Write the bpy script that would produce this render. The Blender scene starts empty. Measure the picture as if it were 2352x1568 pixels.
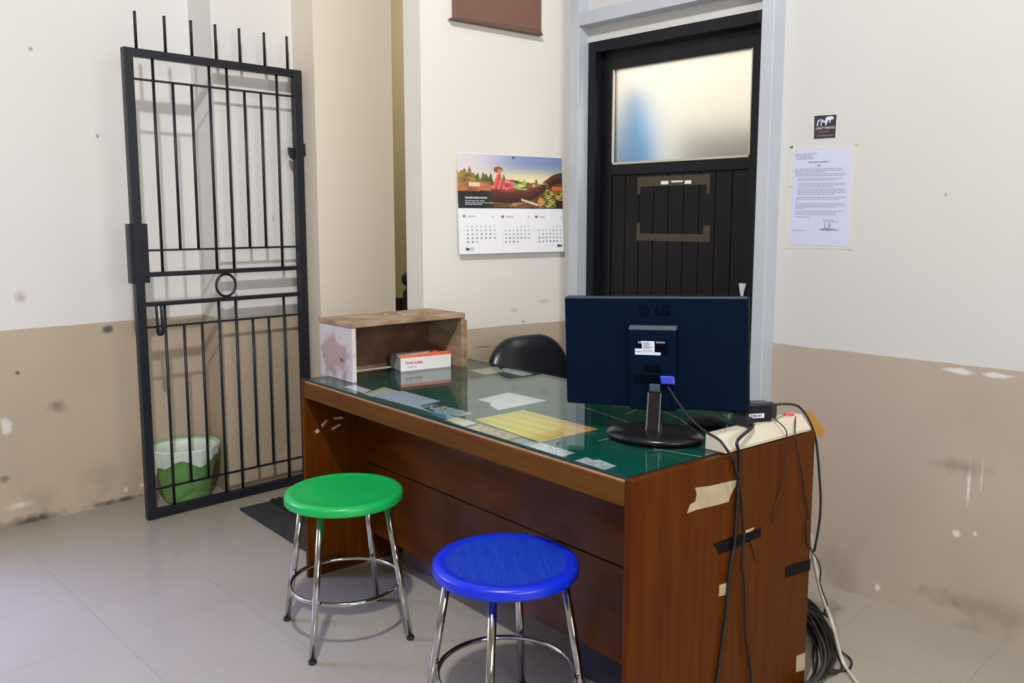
import bpy, bmesh, math, random
from mathutils import Vector, Matrix
random.seed(7)
S = bpy.context.scene
COL = S.collection
PI = math.pi
V = Vector

# ------------------------------------------------------------------ camera
YAW, PITCH, FPX, CX, CY, H = 0.795, 0.1212, 1933.0, 1176.0, 736.0, 1.33
cam = bpy.data.cameras.new('camera'); camo = bpy.data.objects.new('camera', cam); COL.objects.link(camo)
cam.sensor_width = 36; cam.lens = FPX / 2352 * 36; cam.shift_y = -(784 - CY) / 2352
cam.clip_start = 0.02
camo.location = (0, 0, H); camo.rotation_euler = (PI / 2 - PITCH, 0, YAW)
S.camera = camo
_M = camo.rotation_euler.to_matrix()


def ray(u, v):
    return _M @ V(((u - CX) / FPX, -(v - CY) / FPX, -1.0))


def onplane(u, v, p, n):            # photo measurement -> point on a known plane of the room
    d = ray(u, v); c = V((0, 0, H)); n = V(n)
    return c + d * ((V(p) - c).dot(n) / d.dot(n))


def onz(u, v, z): return onplane(u, v, (0, 0, z), (0, 0, 1))
def ony(u, v, y): return onplane(u, v, (0, y, 0), (0, 1, 0))
def onx(u, v, x): return onplane(u, v, (x, 0, 0), (1, 0, 0))


# ------------------------------------------------------------------ materials
def lin(c):
    return tuple(((x / 255) / 12.92 if x / 255 <= .04045 else ((x / 255 + .055) / 1.055) ** 2.4) for x in c)


def mat(name, col, rough=.5, metal=0, spec=.5, noise=0, nscale=30, bump=0, bscale=200, coat=0, stretch=None, col2=None, alpha=None, trans=0, rotz=0):
    m = bpy.data.materials.new(name); m.use_nodes = True
    nt = m.node_tree; b = nt.nodes['Principled BSDF']
    c = lin(col) if max(col) > 1 else col
    b.inputs['Base Color'].default_value = (*c, 1)
    b.inputs['Roughness'].default_value = rough; b.inputs['Metallic'].default_value = metal
    b.inputs['Specular IOR Level'].default_value = spec
    if coat: b.inputs['Coat Weight'].default_value = coat; b.inputs['Coat Roughness'].default_value = .12
    if trans: b.inputs['Transmission Weight'].default_value = trans
    if alpha is not None: b.inputs['Alpha'].default_value = alpha
    if noise or bump:
        g = nt.nodes.new('ShaderNodeNewGeometry')
        mp = nt.nodes.new('ShaderNodeMapping'); nt.links.new(g.outputs['Position'], mp.inputs['Vector'])
        if stretch: mp.inputs['Scale'].default_value = stretch
        if rotz: mp.vector_type = 'TEXTURE'; mp.inputs['Scale'].default_value = tuple(1 / x for x in stretch); mp.inputs['Rotation'].default_value = (0, 0, rotz)
    if noise:
        n = nt.nodes.new('ShaderNodeTexNoise'); n.inputs['Scale'].default_value = nscale; n.inputs['Detail'].default_value = 6
        nt.links.new(mp.outputs[0], n.inputs['Vector'])
        r = nt.nodes.new('ShaderNodeMapRange'); r.inputs[1].default_value = .3; r.inputs[2].default_value = .7
        nt.links.new(n.outputs['Fac'], r.inputs[0])
        mx = nt.nodes.new('ShaderNodeMix'); mx.data_type = 'RGBA'
        c2 = (lin(col2) if max(col2) > 1 else col2) if col2 else tuple(x * (1 - noise) for x in c)
        mx.inputs[6].default_value = (*c, 1); mx.inputs[7].default_value = (*c2, 1)
        nt.links.new(r.outputs[0], mx.inputs[0]); nt.links.new(mx.outputs[2], b.inputs['Base Color'])
    if bump:
        n2 = nt.nodes.new('ShaderNodeTexNoise'); n2.inputs['Scale'].default_value = bscale; n2.inputs['Detail'].default_value = 3
        nt.links.new(mp.outputs[0], n2.inputs['Vector'])
        bp = nt.nodes.new('ShaderNodeBump'); bp.inputs['Strength'].default_value = bump; bp.inputs['Distance'].default_value = .002
        nt.links.new(n2.outputs['Fac'], bp.inputs['Height']); nt.links.new(bp.outputs[0], b.inputs['Normal'])
    return m


def mixc(nt, fac, a, b):
    mx = nt.nodes.new('ShaderNodeMix'); mx.data_type = 'RGBA'
    for s, x in ((0, fac), (6, a), (7, b)):
        if hasattr(x, 'links'): nt.links.new(x, mx.inputs[s])
        elif s == 0: mx.inputs[0].default_value = x
        else: mx.inputs[s].default_value = (*x, 1)
    return mx.outputs[2]


def mth(nt, op, a, b=None, c=None):
    n = nt.nodes.new('ShaderNodeMath'); n.operation = op
    for i, x in enumerate((a, b, c)):
        if x is None: continue
        if hasattr(x, 'links'): nt.links.new(x, n.inputs[i])
        else: n.inputs[i].default_value = x
    return n.outputs[0]


def noise_of(nt, vec, scale, detail=4, lo=.3, hi=.7):
    n = nt.nodes.new('ShaderNodeTexNoise'); n.inputs['Scale'].default_value = scale; n.inputs['Detail'].default_value = detail
    nt.links.new(vec, n.inputs['Vector'])
    r = nt.nodes.new('ShaderNodeMapRange'); r.inputs[1].default_value = lo; r.inputs[2].default_value = hi
    nt.links.new(n.outputs['Fac'], r.inputs[0]); return r.outputs[0]


CREAM = lin((228, 225, 219)); TAN = lin((192, 176, 156))


def wall_mat(name, dado=None, marks=(), cream=CREAM, tan=TAN, dirt=0.0):
    m = bpy.data.materials.new(name); m.use_nodes = True; nt = m.node_tree; b = nt.nodes['Principled BSDF']
    b.inputs['Roughness'].default_value = .55; b.inputs['Specular IOR Level'].default_value = .25
    g = nt.nodes.new('ShaderNodeNewGeometry'); pos = g.outputs['Position']
    sep = nt.nodes.new('ShaderNodeSeparateXYZ'); nt.links.new(pos, sep.inputs[0])
    blot = noise_of(nt, pos, 1.7, 5, .35, .75)
    up = mixc(nt, mth(nt, 'MULTIPLY', blot, .5), cream, tuple(x * f for x, f in zip(cream, (.96, .95, .92))))
    col = up
    if dado:
        n = noise_of(nt, pos, 9, 2, 0, 1)
        edge = mth(nt, 'ADD', sep.outputs[2], mth(nt, 'MULTIPLY', n, .008))
        low = mth(nt, 'LESS_THAN', edge, dado + .004)
        tn = mixc(nt, mth(nt, 'MULTIPLY', noise_of(nt, pos, 2.6, 6), .6), tan, tuple(x * .86 for x in tan))
        if dirt:
            # scuffs and grime on the painted plaster (patchy, from mops and feet)
            patch = noise_of(nt, pos, 4.5, 5, .5, .72)
            near = mth(nt, 'SUBTRACT', 1.0, mth(nt, 'MULTIPLY', sep.outputs[2], 3.2))
            near.node.use_clamp = True
            tn = mixc(nt, mth(nt, 'MULTIPLY', mth(nt, 'MULTIPLY', patch, near), dirt), tn, (.09, .07, .055))
        col = mixc(nt, low, up, tn)
    wob = nt.nodes.new('ShaderNodeTexNoise'); wob.inputs['Scale'].default_value = 22; nt.links.new(pos, wob.inputs['Vector'])
    for p, r, c, soft in marks:
        sb = nt.nodes.new('ShaderNodeVectorMath'); sb.operation = 'SUBTRACT'; nt.links.new(pos, sb.inputs[0]); sb.inputs[1].default_value = p
        mu = nt.nodes.new('ShaderNodeVectorMath'); mu.operation = 'MULTIPLY'; nt.links.new(sb.outputs[0], mu.inputs[0]); mu.inputs[1].default_value = tuple(1 / x for x in r)
        ln = nt.nodes.new('ShaderNodeVectorMath'); ln.operation = 'LENGTH'; nt.links.new(mu.outputs[0], ln.inputs[0])
        d = mth(nt, 'ADD', ln.outputs['Value'], mth(nt, 'MULTIPLY', mth(nt, 'SUBTRACT', wob.outputs['Fac'], .5), 1.6))
        r_ = nt.nodes.new('ShaderNodeMapRange'); r_.inputs[1].default_value = 1; r_.inputs[2].default_value = 1 - soft; nt.links.new(d, r_.inputs[0])
        col = mixc(nt, mth(nt, 'MULTIPLY', r_.outputs[0], .85), col, c)
    nt.links.new(col, b.inputs['Base Color'])
    bn = nt.nodes.new('ShaderNodeTexNoise'); bn.inputs['Scale'].default_value = 14; bn.inputs['Detail'].default_value = 5; nt.links.new(pos, bn.inputs['Vector'])
    bp = nt.nodes.new('ShaderNodeBump'); bp.inputs['Strength'].default_value = .12; bp.inputs['Distance'].default_value = .01
    nt.links.new(bn.outputs['Fac'], bp.inputs['Height']); nt.links.new(bp.outputs[0], b.inputs['Normal'])
    return m


def floor_mat():
    m = bpy.data.materials.new('floor_tiles'); m.use_nodes = True; nt = m.node_tree; b = nt.nodes['Principled BSDF']
    g = nt.nodes.new('ShaderNodeNewGeometry'); pos = g.outputs['Position']
    sep = nt.nodes.new('ShaderNodeSeparateXYZ'); nt.links.new(pos, sep.inputs[0])
    js = []
    for i, off in ((0, -2.71), (1, 0.485)):
        f = mth(nt, 'FRACT', mth(nt, 'DIVIDE', mth(nt, 'SUBTRACT', sep.outputs[i], off), .4))
        js.append(mth(nt, 'GREATER_THAN', mth(nt, 'ABSOLUTE', mth(nt, 'SUBTRACT', f, .5)), .5 - .0035 / .4))
    j = mth(nt, 'MAXIMUM', js[0], js[1])
    base = mixc(nt, mth(nt, 'MULTIPLY', noise_of(nt, pos, 3.2, 6), .5), lin((166, 160, 149)), lin((157, 150, 139)))
    fine = mixc(nt, mth(nt, 'MULTIPLY', noise_of(nt, pos, 60, 3, .55, .75), .07), base, lin((120, 108, 95)))
    col = mixc(nt, mth(nt, 'MULTIPLY', j, .13), fine, lin((110, 98, 88)))
    nt.links.new(col, b.inputs['Base Color'])
    b.inputs['Roughness'].default_value = .22; b.inputs['Specular IOR Level'].default_value = .45
    nt.links.new(mth(nt, 'ADD', .2, mth(nt, 'MULTIPLY', noise_of(nt, pos, 5, 3), .05)), b.inputs['Roughness'])
    return m


def glass_sheet_mat(name, tint, ior=1.5, rough=0.0):
    m = bpy.data.materials.new(name); m.use_nodes = True; nt = m.node_tree; nt.nodes.clear()
    o = nt.nodes.new('ShaderNodeOutputMaterial'); mx = nt.nodes.new('ShaderNodeMixShader'); lw = nt.nodes.new('ShaderNodeLayerWeight')
    t = nt.nodes.new('ShaderNodeBsdfTransparent'); gl = nt.nodes.new('ShaderNodeBsdfGlossy')
    lw.inputs[0].default_value = .5; f = mth(nt, 'ADD', .04, mth(nt, 'MULTIPLY', .96, mth(nt, 'POWER', lw.outputs['Facing'], 5.0)))
    t.inputs[0].default_value = (*tint, 1); gl.inputs['Roughness'].default_value = rough
    nt.links.new(f, mx.inputs[0]); nt.links.new(t.outputs[0], mx.inputs[1]); nt.links.new(gl.outputs[0], mx.inputs[2])
    nt.links.new(mx.outputs[0], o.inputs[0]); return m


def frosted_mat():
    m = bpy.data.materials.new('frosted_glass'); m.use_nodes = True; nt = m.node_tree; b = nt.nodes['Principled BSDF']
    b.inputs['Base Color'].default_value = (.97, .97, .95, 1); b.inputs['Transmission Weight'].default_value = 1
    b.inputs['Roughness'].default_value = .75; b.inputs['IOR'].default_value = 1.25; b.inputs['Specular IOR Level'].default_value = .3
    return m


def attr_mat(name, rough=.35):
    m = bpy.data.materials.new(name); m.use_nodes = True; nt = m.node_tree; b = nt.nodes['Principled BSDF']
    a = nt.nodes.new('ShaderNodeVertexColor'); a.layer_name = 'print'
    nt.links.new(a.outputs['Color'], b.inputs['Base Color']); b.inputs['Roughness'].default_value = rough
    return m


M = {}
M['ceil'] = mat('ceiling_boards', (140, 132, 122), .7)
M['trim'] = mat('trim_dimmed_paint', (189, 196, 208), .4, noise=.08, nscale=6)  # colour lowered like the right wall, for the weaker light round the door
M['black_wood'] = mat('black_door_paint', (19, 22, 29), .36, spec=.35, noise=.25, nscale=8, bump=.15, bscale=60)
M['plank'] = mat('dark_plank', (23, 21, 25), .42, spec=.3, noise=.35, nscale=10, stretch=(8, 8, .8))
M['iron'] = mat('black_iron_paint', (22, 27, 40), .42, spec=.5, noise=.2, nscale=20)
M['wood'] = mat('varnished_plywood', (90, 45, 2), .34, spec=.12, noise=.3, nscale=5, stretch=(9, 9, .5), col2=(74, 33, 1))
M['woodh'] = mat('varnished_plywood_apron', (104, 66, 15), .36, spec=.12, noise=.3, nscale=5, stretch=(.6, 9, 9), col2=(90, 51, 9))
M['wood_dark'] = mat('dark_varnished_panel', (104, 58, 8), .26, spec=.16, noise=.35, nscale=4, stretch=(.8, 9, 2.5), col2=(76, 36, 3))
M['wood_edge'] = mat('worn_wood_edge', (176, 130, 92), .5, noise=.3, nscale=25)
M['felt'] = mat('green_felt', (0, 88, 78), .9, spec=.1, noise=.12, nscale=40)
M['glass'] = glass_sheet_mat('desk_glass', (.95, .985, .972))
M['glass_edge'] = mat('glass_cut_edge', (10, 48, 44), .12, spec=.7)
M['green'] = mat('green_plastic', (18, 176, 84), .32, noise=.05, nscale=60, bump=.08, bscale=300)
M['blue'] = mat('blue_plastic', (14, 44, 205), .3, bump=.06, bscale=300)
M['blue_in'] = mat('blue_plastic_textured', (22, 70, 184), .42, noise=.35, nscale=1, stretch=(260, 22, 1), rotz=.8, bump=.5, bscale=1, col2=(10, 46, 172))
M['chrome'] = mat('chrome', (205, 205, 205), .09, metal=1)
M['rubber'] = mat('black_rubber', (22, 22, 24), .6)
M['cable'] = mat('black_cable', (22, 21, 22), .45)
M['cable_br'] = mat('brown_cable', (58, 30, 20), .5)
M['cable_gr'] = mat('grey_cable', (60, 58, 62), .45)
M['cable_w'] = mat('white_cable', (205, 200, 188), .45)
M['mon'] = mat('monitor_plastic', (4, 19, 40), .5, spec=.06, bump=.1, bscale=500)
M['mon_lip'] = mat('monitor_lip', (62, 76, 88), .35)
M['mon_dark'] = mat('monitor_recess', (3, 7, 18), .6, spec=.05)
M['mon_gloss'] = mat('glossy_black_plastic', (24, 25, 29), .22, spec=.45)
M['screen'] = mat('lcd_panel', (6, 6, 8), .2)
M['label_w'] = mat('label_paper', (214, 222, 240), .5)
M['ink'] = mat('black_ink', (28, 28, 34), .6)
M['ink_g'] = mat('grey_ink', (122, 124, 140), .6)
M['ink_b'] = mat('text_ink', (150, 154, 182), .6)
M['ink_red'] = mat('red_ink', (190, 38, 66), .5)
M['vga'] = mat('blue_connector', (48, 66, 190), .35)
M['cream_pl'] = mat('cream_plastic', (200, 192, 174), .35)
M['cream_sl'] = mat('socket_slot', (60, 54, 46), .6)
M['paper'] = mat('white_paper', (238, 240, 246), .6)
M['paper_b'] = mat('bluish_paper', (202, 208, 236), .6)
M['paper_c'] = mat('cream_paper', (226, 224, 206), .6)
M['sleeve'] = mat('plastic_sleeve', (212, 210, 202), .3)
M['crate'] = mat('weathered_plywood', (182, 158, 132), .75, noise=.4, nscale=9, stretch=(1, 1, 3), col2=(128, 100, 76))
M['crate_side'] = wall_mat('stained_crate_side', None, [((-2.60, 1.655, .835), (.115, .1, .085), lin((172, 146, 140)), .3), ((-2.545, 1.65, .825), (.017, .1, .008), lin((60, 40, 40)), .9)], cream=lin((206, 198, 200)))
M['crate_in'] = mat('crate_back_board', (120, 84, 58), .75, noise=.5, nscale=8, col2=(74, 44, 28))
M['box_w'] = mat('box_card', (236, 234, 238), .45)
M['box_g'] = mat('box_card_inside', (176, 176, 190), .6)
M['box_r'] = mat('box_red_band', (222, 66, 48), .45, noise=.3, nscale=14, col2=(226, 128, 70))
M['leather'] = mat('black_leather', (22, 24, 31), .32, bump=.25, bscale=120)
M['bin'] = mat('green_bin_plastic', (150, 220, 128), .35, noise=.2, nscale=20)
M['liner'] = mat('white_liner', (214, 228, 220), .4, bump=.6, bscale=30)
M['mat'] = mat('black_rubber_mat', (50, 53, 58), .75, noise=.45, nscale=45, bump=.4, bscale=160)
M['mat2'] = mat('black_ribbed_mat', (26, 30, 32), .7, bump=.4, bscale=200)
M['brown'] = mat('brown_board', (122, 88, 74), .55, noise=.12, nscale=8)
M['brown_lip'] = mat('brown_board_lip', (100, 78, 66), .55)
M['mask'] = mat('masking_tape', (184, 168, 138), .6, noise=.15, nscale=30)
M['btape'] = mat('black_tape', (9, 7, 8), .5, spec=.15)
M['ptape'] = mat('packing_tape', (196, 148, 74), .25, alpha=.8)
M['residue'] = mat('tape_residue', (74, 66, 47), .5, noise=.3, nscale=40)
M['blue_cloth'] = mat('blue_cloth', (62, 170, 244), .8)
M['grey_cab'] = mat('grey_cabinet', (150, 146, 138), .6)
M['yellow'] = mat('yellow_print', (226, 205, 40), .5)
M['red_sw'] = mat('red_switch', (240, 70, 60), .3)
M['carton'] = mat('mauve_carton', (120, 104, 112), .7)
M['pc'] = mat('black_case', (24, 25, 30), .4)
M['print'] = attr_mat('printed_picture')
M['sticker'] = mat('black_sticker', (52, 52, 56), .4)
M['steel'] = mat('dull_steel', (120, 118, 116), .4, metal=.8)


# ------------------------------------------------------------------ mesh helpers
class MB:
    def __init__(s, f=None):
        s.bm = bmesh.new(); s.f = f; s.mi = 0

    def _v(s, p):
        return s.bm.verts.new(s.f(V(p)) if s.f else V(p))

    def face(s, vs):
        try:
            f = s.bm.faces.new(vs); f.material_index = s.mi; return f
        except ValueError:
            return None

    def hexa(s, P):                  # 8 points: bottom 4, top 4
        v = [s._v(p) for p in P]
        for q in ((3, 2, 1, 0), (4, 5, 6, 7), (0, 1, 5, 4), (1, 2, 6, 5), (2, 3, 7, 6), (3, 0, 4, 7)): s.face([v[i] for i in q])
        return s

    def box(s, a, b):
        (x0, y0, z0), (x1, y1, z1) = a, b
        return s.hexa([(x0, y0, z0), (x1, y0, z0), (x1, y1, z0), (x0, y1, z0), (x0, y0, z1), (x1, y0, z1), (x1, y1, z1), (x0, y1, z1)])

    def obox(s, c, ax, ay, az, hx, hy, hz):   # oriented box with half sizes
        c = V(c); ax, ay, az = V(ax) * hx, V(ay) * hy, V(az) * hz
        return s.hexa([c - ax - ay - az, c + ax - ay - az, c + ax + ay - az, c - ax + ay - az, c - ax - ay + az, c + ax - ay + az, c + ax + ay + az, c - ax + ay + az])

    def prism(s, pts, d):            # polygon (3D points) pushed along d
        d = V(d); a = [s._v(p) for p in pts]; b = [s._v(V(p) + d) for p in pts]; n = len(pts)
        s.face(a[::-1]); s.face(b)
        for i in range(n): s.face([a[i], a[(i + 1) % n], b[(i + 1) % n], b[i]])
        return s

    def tube(s, pts, r, n=8, closed=False, r1=None):
        pts = [V(p) for p in pts]; N = len(pts); rings = []
        up = None
        for i, p in enumerate(pts):
            if closed: t = pts[(i + 1) % N] - pts[i - 1]
            else: t = pts[min(i + 1, N - 1)] - pts[max(i - 1, 0)]
            t.normalize()
            if up is None:
                up = V((0, 0, 1)) if abs(t.z) < .9 else V((1, 0, 0))
            x = (up - t * up.dot(t)).normalized(); y = t.cross(x); up = x
            rr = r if r1 is None else r + (r1 - r) * i / (N - 1)
            rings.append([s._v(p + (x * math.cos(2 * PI * k / n) + y * math.sin(2 * PI * k / n)) * rr) for k in range(n)])
        for i in range(N if closed else N - 1):
            a, b = rings[i], rings[(i + 1) % N]
            for k in range(n): s.face([a[k], a[(k + 1) % n], b[(k + 1) % n], b[k]])
        if not closed: s.face(rings[0][::-1]); s.face(rings[-1])
        return s

    def lathe(s, prof, c=(0, 0, 0), n=48, cap=True):
        c = V(c); rings = []
        for r, z in prof:
            if r < 1e-6: rings.append([s._v(c + V((0, 0, z)))])
            else: rings.append([s._v(c + V((r * math.cos(2 * PI * k / n), r * math.sin(2 * PI * k / n), z))) for k in range(n)])
        for a, b in zip(rings, rings[1:]):
            for k in range(n):
                k2 = (k + 1) % n
                q = [a[k] if len(a) > 1 else a[0]] + ([a[k2]] if len(a) > 1 else []) + ([b[k2]] if len(b) > 1 else []) + [b[k] if len(b) > 1 else b[0]]
                s.face(q)
        return s

    def sphere(s, c, r, n=20):
        return s.lathe([(r * math.sin(PI * i / 10) if 0 < i < 10 else 0, -r * math.cos(PI * i / 10)) for i in range(11)], c, n)

    def grid(s, fn, nu, nv):
        g = [[s._v(fn(i / nu, j / nv)) for i in range(nu + 1)] for j in range(nv + 1)]
        for j in range(nv):
            for i in range(nu): s.face([g[j][i], g[j][i + 1], g[j + 1][i + 1], g[j + 1][i]])
        return s

    def text(s, string, o, xd, yd, size, depth=.0006, bold=0, align='LEFT', shear=0):
        cu = bpy.data.curves.new('t', 'FONT'); cu.body = string; cu.size = size; cu.align_x = align; cu.offset = bold; cu.shear = shear
        cu.resolution_u = 2
        ob = bpy.data.objects.new('t', cu); COL.objects.link(ob); bpy.context.view_layer.update()
        me = bpy.data.meshes.new_from_object(ob.evaluated_get(bpy.context.evaluated_depsgraph_get()))
        o, xd, yd = V(o), V(xd), V(yd); nn = xd.cross(yd) * depth
        vs = [s._v(o + xd * v.co.x + yd * v.co.y + nn) for v in me.vertices]
        for p in me.polygons: s.face([vs[i] for i in p.vertices])
        bpy.data.objects.remove(ob); bpy.data.curves.remove(cu); bpy.data.meshes.remove(me)
        return s

    def build(s, name, mats, parent=None, smooth=False, bevel=0, seg=2, angle=40, recalc=True, subsurf=0):
        if recalc: bmesh.ops.recalc_face_normals(s.bm, faces=s.bm.faces)
        org = V((0, 0, 0)); p = parent
        while p: org += p.location; p = p.parent
        if org.length: bmesh.ops.translate(s.bm, verts=s.bm.verts, vec=-org)
        me = bpy.data.meshes.new(name)
        if smooth:
            for f in s.bm.faces: f.smooth = True
        s.bm.to_mesh(me); s.bm.free()
        o = bpy.data.objects.new(name, me); COL.objects.link(o)
        for m in (mats if isinstance(mats, (list, tuple)) else [mats]): me.materials.append(m)
        if parent: o.parent = parent
        if bevel:
            b = o.modifiers.new('bevel', 'BEVEL'); b.width = bevel; b.segments = seg; b.limit_method = 'ANGLE'; b.angle_limit = math.radians(angle)
        if subsurf:
            b = o.modifiers.new('sub', 'SUBSURF'); b.levels = b.render_levels = subsurf
        return o


def thing(name, label, cat, loc, group=None):
    o = bpy.data.objects.new(name, None); COL.objects.link(o); o.location = loc; o.empty_display_size = .05
    return tag(o, label, cat, group)


def tag(o, label, cat, group=None):
    o['label'] = label; o['category'] = cat
    if group: o['group'] = group
    return o


def struct(o):
    o['kind'] = 'structure'; return o


def spline(pts, n=8):                # Catmull-Rom through points
    P = [V(p) for p in pts]; out = []
    for i in range(len(P) - 1):
        a, b, c, d = P[max(i - 1, 0)], P[i], P[i + 1], P[min(i + 2, len(P) - 1)]
        for k in range(n):
            t = k / n
            out.append(.5 * (2 * b + (c - a) * t + (2 * a - 5 * b + 4 * c - d) * t * t + (3 * b - 3 * c + d - a) * t ** 3))
    return out + [P[-1]]


# ------------------------------------------------------------------ the room
ZC = 4.0
XL, XS, XP, YD = -4.03, -3.795, -3.60, 2.882      # left wall, its step, hall pillar, door wall
WH = (.78, .76, .72); DK = (.05, .045, .05)


def lm(u, v, x): return tuple(onx(u, v, x))


lmarks = [(lm(15, 980, XL), (.03, .03, .045), WH, .5), (lm(246, 757, XL), (.02, .03, .022), DK, .6), (lm(40, 856, XL), (.02, .014, .014), DK, .6),
          (lm(70, 1195, XL), (.05, .16, .03), DK, .9), (lm(280, 1148, XL), (.03, .2, .016), DK, .9), (lm(45, 1160, XL), (.03, .06, .02), WH, .9),
          (lm(70, 112, XL), (.02, .011, .011), (.3, .28, .27), .8), (lm(224, 313, XL), (.02, .009, .012), (.3, .28, .27), .8),
          (lm(48, 685, XL), (.02, .03, .03), (.45, .4, .34), .9), (lm(289, 1124, XL), (.02, .012, .012), WH, .5), (lm(327, 1113, XL), (.02, .014, .014), WH, .5),
          (lm(130, 930, XL), (.02, .05, .04), (.2, .16, .12), 1), (lm(10, 1100, XL), (.02, .03, .02), (.2, .16, .12), 1)]
rmarks = [(tuple(ony(u, v, YD)), r, c, s_) for u, v, r, c, s_ in (
    (2190, 850, (.07, .02, .012), (.72, .72, .74), .5), (2290, 862, (.06, .02, .01), (.72, .72, .74), .5), (2172, 447, (.0035, .02, .006), (.2, .2, .2), .6),
    (2225, 1110, (.007, .02, .09), WH, .9), (2255, 1095, (.004, .02, .07), WH, .9), (2197, 1225, (.012, .02, .014), WH, .6), (2240, 1226, (.012, .02, .012), WH, .6),
    (2015, 1350, (.012, .02, .016), WH, .5), (2200, 1070, (.13, .02, .035), (.31, .265, .21), 1), (2230, 1390, (.2, .02, .04), (.3, .255, .205), 1), (2060, 330, (.012, .02, .02), (.62, .6, .55), 1))]
_pp, _pn = (-2.635, 2.5, 0), (math.cos(math.atan(.1757)), -math.sin(math.atan(.1757)), 0)
pmarks = [(tuple(onplane(u, v, _pp, _pn)), r, c, s_) for u, v, r, c, s_ in ((1112, 796, (.03, .10, .0035), (.2, .15, .1), .8), (1180, 713, (.02, .03, .012), (.5, .46, .4), 1), (1202, 738, (.02, .012, .012), (.45, .4, .34), .9), (1250, 690, (.02, .06, .012), (.55, .5, .45), 1))]
lmarks.append((lm(628, 503, XS), (.03, .0022, .022), (.03, .03, .03), .5))
M['w_left'] = wall_mat('wall_left_paint', .857, lmarks, dirt=.5, cream=lin((227, 227, 226)))
M['w_right'] = wall_mat('wall_right_dimmed_paint', .865, rmarks, dirt=.3, cream=lin((206, 207, 207)), tan=lin((183, 169, 155)))  # cream and tan lowered to stand in for weaker light on this wall
M['w_part'] = wall_mat('wall_partition_paint', .862, pmarks)
M['w_plain'] = wall_mat('wall_plain_paint', None, [((-3.6, 2.45, 1.75), (.02, .02, .015), (.4, .37, .33), .8)])
M['w_hall'] = wall_mat('hall_paint', None, [], cream=lin((234, 224, 210)))
M['w_olive'] = wall_mat('stair_paint', None, [], cream=lin((184, 172, 140)))

b = MB().box((-6.6, -3.2, -.1), (2.8, 5.2, 0)); struct(b.build('floor', floor_mat()))
b = MB().box((-6.6, -3.2, ZC), (2.8, 5.2, ZC + .1)); struct(b.build('ceiling', M['ceil']))
# left wall with an open doorway out of frame, then its step
b = MB().box((-4.2, .3, 0), (XL, 1.80, ZC)).box((-4.2, -.9, 2.3), (XL, .3, ZC)).box((-4.2, -3.2, 0), (XL, -.9, ZC)).box((-4.2, 1.80, 0), (XS, 2.212, ZC))
struct(b.build('wall_left', M['w_left']))
b = MB().box((-4.2, 2.212, 0), (XP, 2.668, ZC)); struct(b.build('wall_hall', M['w_hall']))
b = MB().box((-6.6, 4.3, 0), (-2.62, 4.4, ZC)).box((-6.6, 2.6, 0), (-6.5, 4.4, ZC)).box((-6.6, 2.56, 0), (-4.2, 2.66, ZC)); struct(b.build('wall_stair', M['w_olive']))
# partition carrying the calendar, slightly out of square
WP = V((-2.635, 2.5, 0)); SL = .1757; tn = math.atan(SL); WN = V((math.cos(tn), -math.sin(tn), 0)); WA = V((math.sin(tn), math.cos(tn), 0)); UP = V((0, 0, 1))


def wpt(y): return V((-2.635 + SL * (y - 2.5), y, 0))


def wsz(u, v):
    q = onplane(u, v, WP, WN); return (q - WP).dot(WA), q.z


a0, a1 = wpt(2.14), wpt(2.89)
P = [a0, a1, V((a1.x - .108, a1.y, 0)), V((a0.x - .108, a0.y, 0))]
b = MB().prism(P, (0, 0, ZC)); struct(b.build('wall_partition', M['w_part']))
# door wall
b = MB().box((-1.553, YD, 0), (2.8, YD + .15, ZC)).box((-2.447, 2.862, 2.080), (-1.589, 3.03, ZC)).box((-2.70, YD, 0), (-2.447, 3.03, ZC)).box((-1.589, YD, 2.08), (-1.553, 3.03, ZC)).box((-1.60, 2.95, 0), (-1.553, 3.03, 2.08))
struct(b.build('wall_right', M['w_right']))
M['w_back'] = wall_mat('wall_back_paint', None, [], cream=lin((150, 142, 130)))
b = MB().box((-4.2, -3.3, 0), (2.8, -3.2, ZC)).box((2.7, -3.2, 0), (2.8, 3.0, ZC)); struct(b.build('wall_back', M['w_back']))
b = MB().box((-2.62, 4.5, 0), (.4, 4.6, ZC)).box((-2.70, 3.03, 0), (-2.62, 4.6, ZC)).box((.3, 3.03, 0), (.4, 4.6, ZC)); struct(b.build('wall_office', M['w_plain']))
# frame posts and header round the door
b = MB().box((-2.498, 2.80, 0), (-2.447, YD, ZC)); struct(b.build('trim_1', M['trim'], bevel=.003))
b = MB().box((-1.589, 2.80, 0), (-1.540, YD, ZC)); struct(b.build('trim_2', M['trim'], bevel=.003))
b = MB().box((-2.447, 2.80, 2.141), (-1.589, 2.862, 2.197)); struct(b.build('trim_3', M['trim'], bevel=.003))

# ------------------------------------------------------------------ the door
dr = bpy.data.objects.new('door_1', None); COL.objects.link(dr); dr.location = (-2.02, 2.915, 0); struct(dr)
FY, LY = 2.862, 2.912
b = MB().box((-2.447, FY, 0), (-2.407, 2.96, 2.08)).box((-1.629, FY, 0), (-1.589, 2.96, 2.08)).box((-2.407, FY, 2.035), (-1.629, 2.96, 2.08))
b.build('door_frame', M['black_wood'], dr, bevel=.003)
lx0, lx1, px0, px1, pz0, pz1 = -2.405, -1.631, -2.354, -1.684, 1.560, 1.962
b = MB().box((lx0, LY, .01), (px0, 2.95, 2.033)).box((px1, LY, .01), (lx1, 2.95, 2.033)).box((px0, LY, pz1), (px1, 2.95, 2.033)).box((px0, LY, 1.515), (px1, 2.95, pz0)).box((px0, LY, .01), (px1, 2.95, .14))
leaf = b.build('door_leaf', M['black_wood'], dr, bevel=.002)
b = MB(); n = 9; w = (px1 - px0) / n
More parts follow.
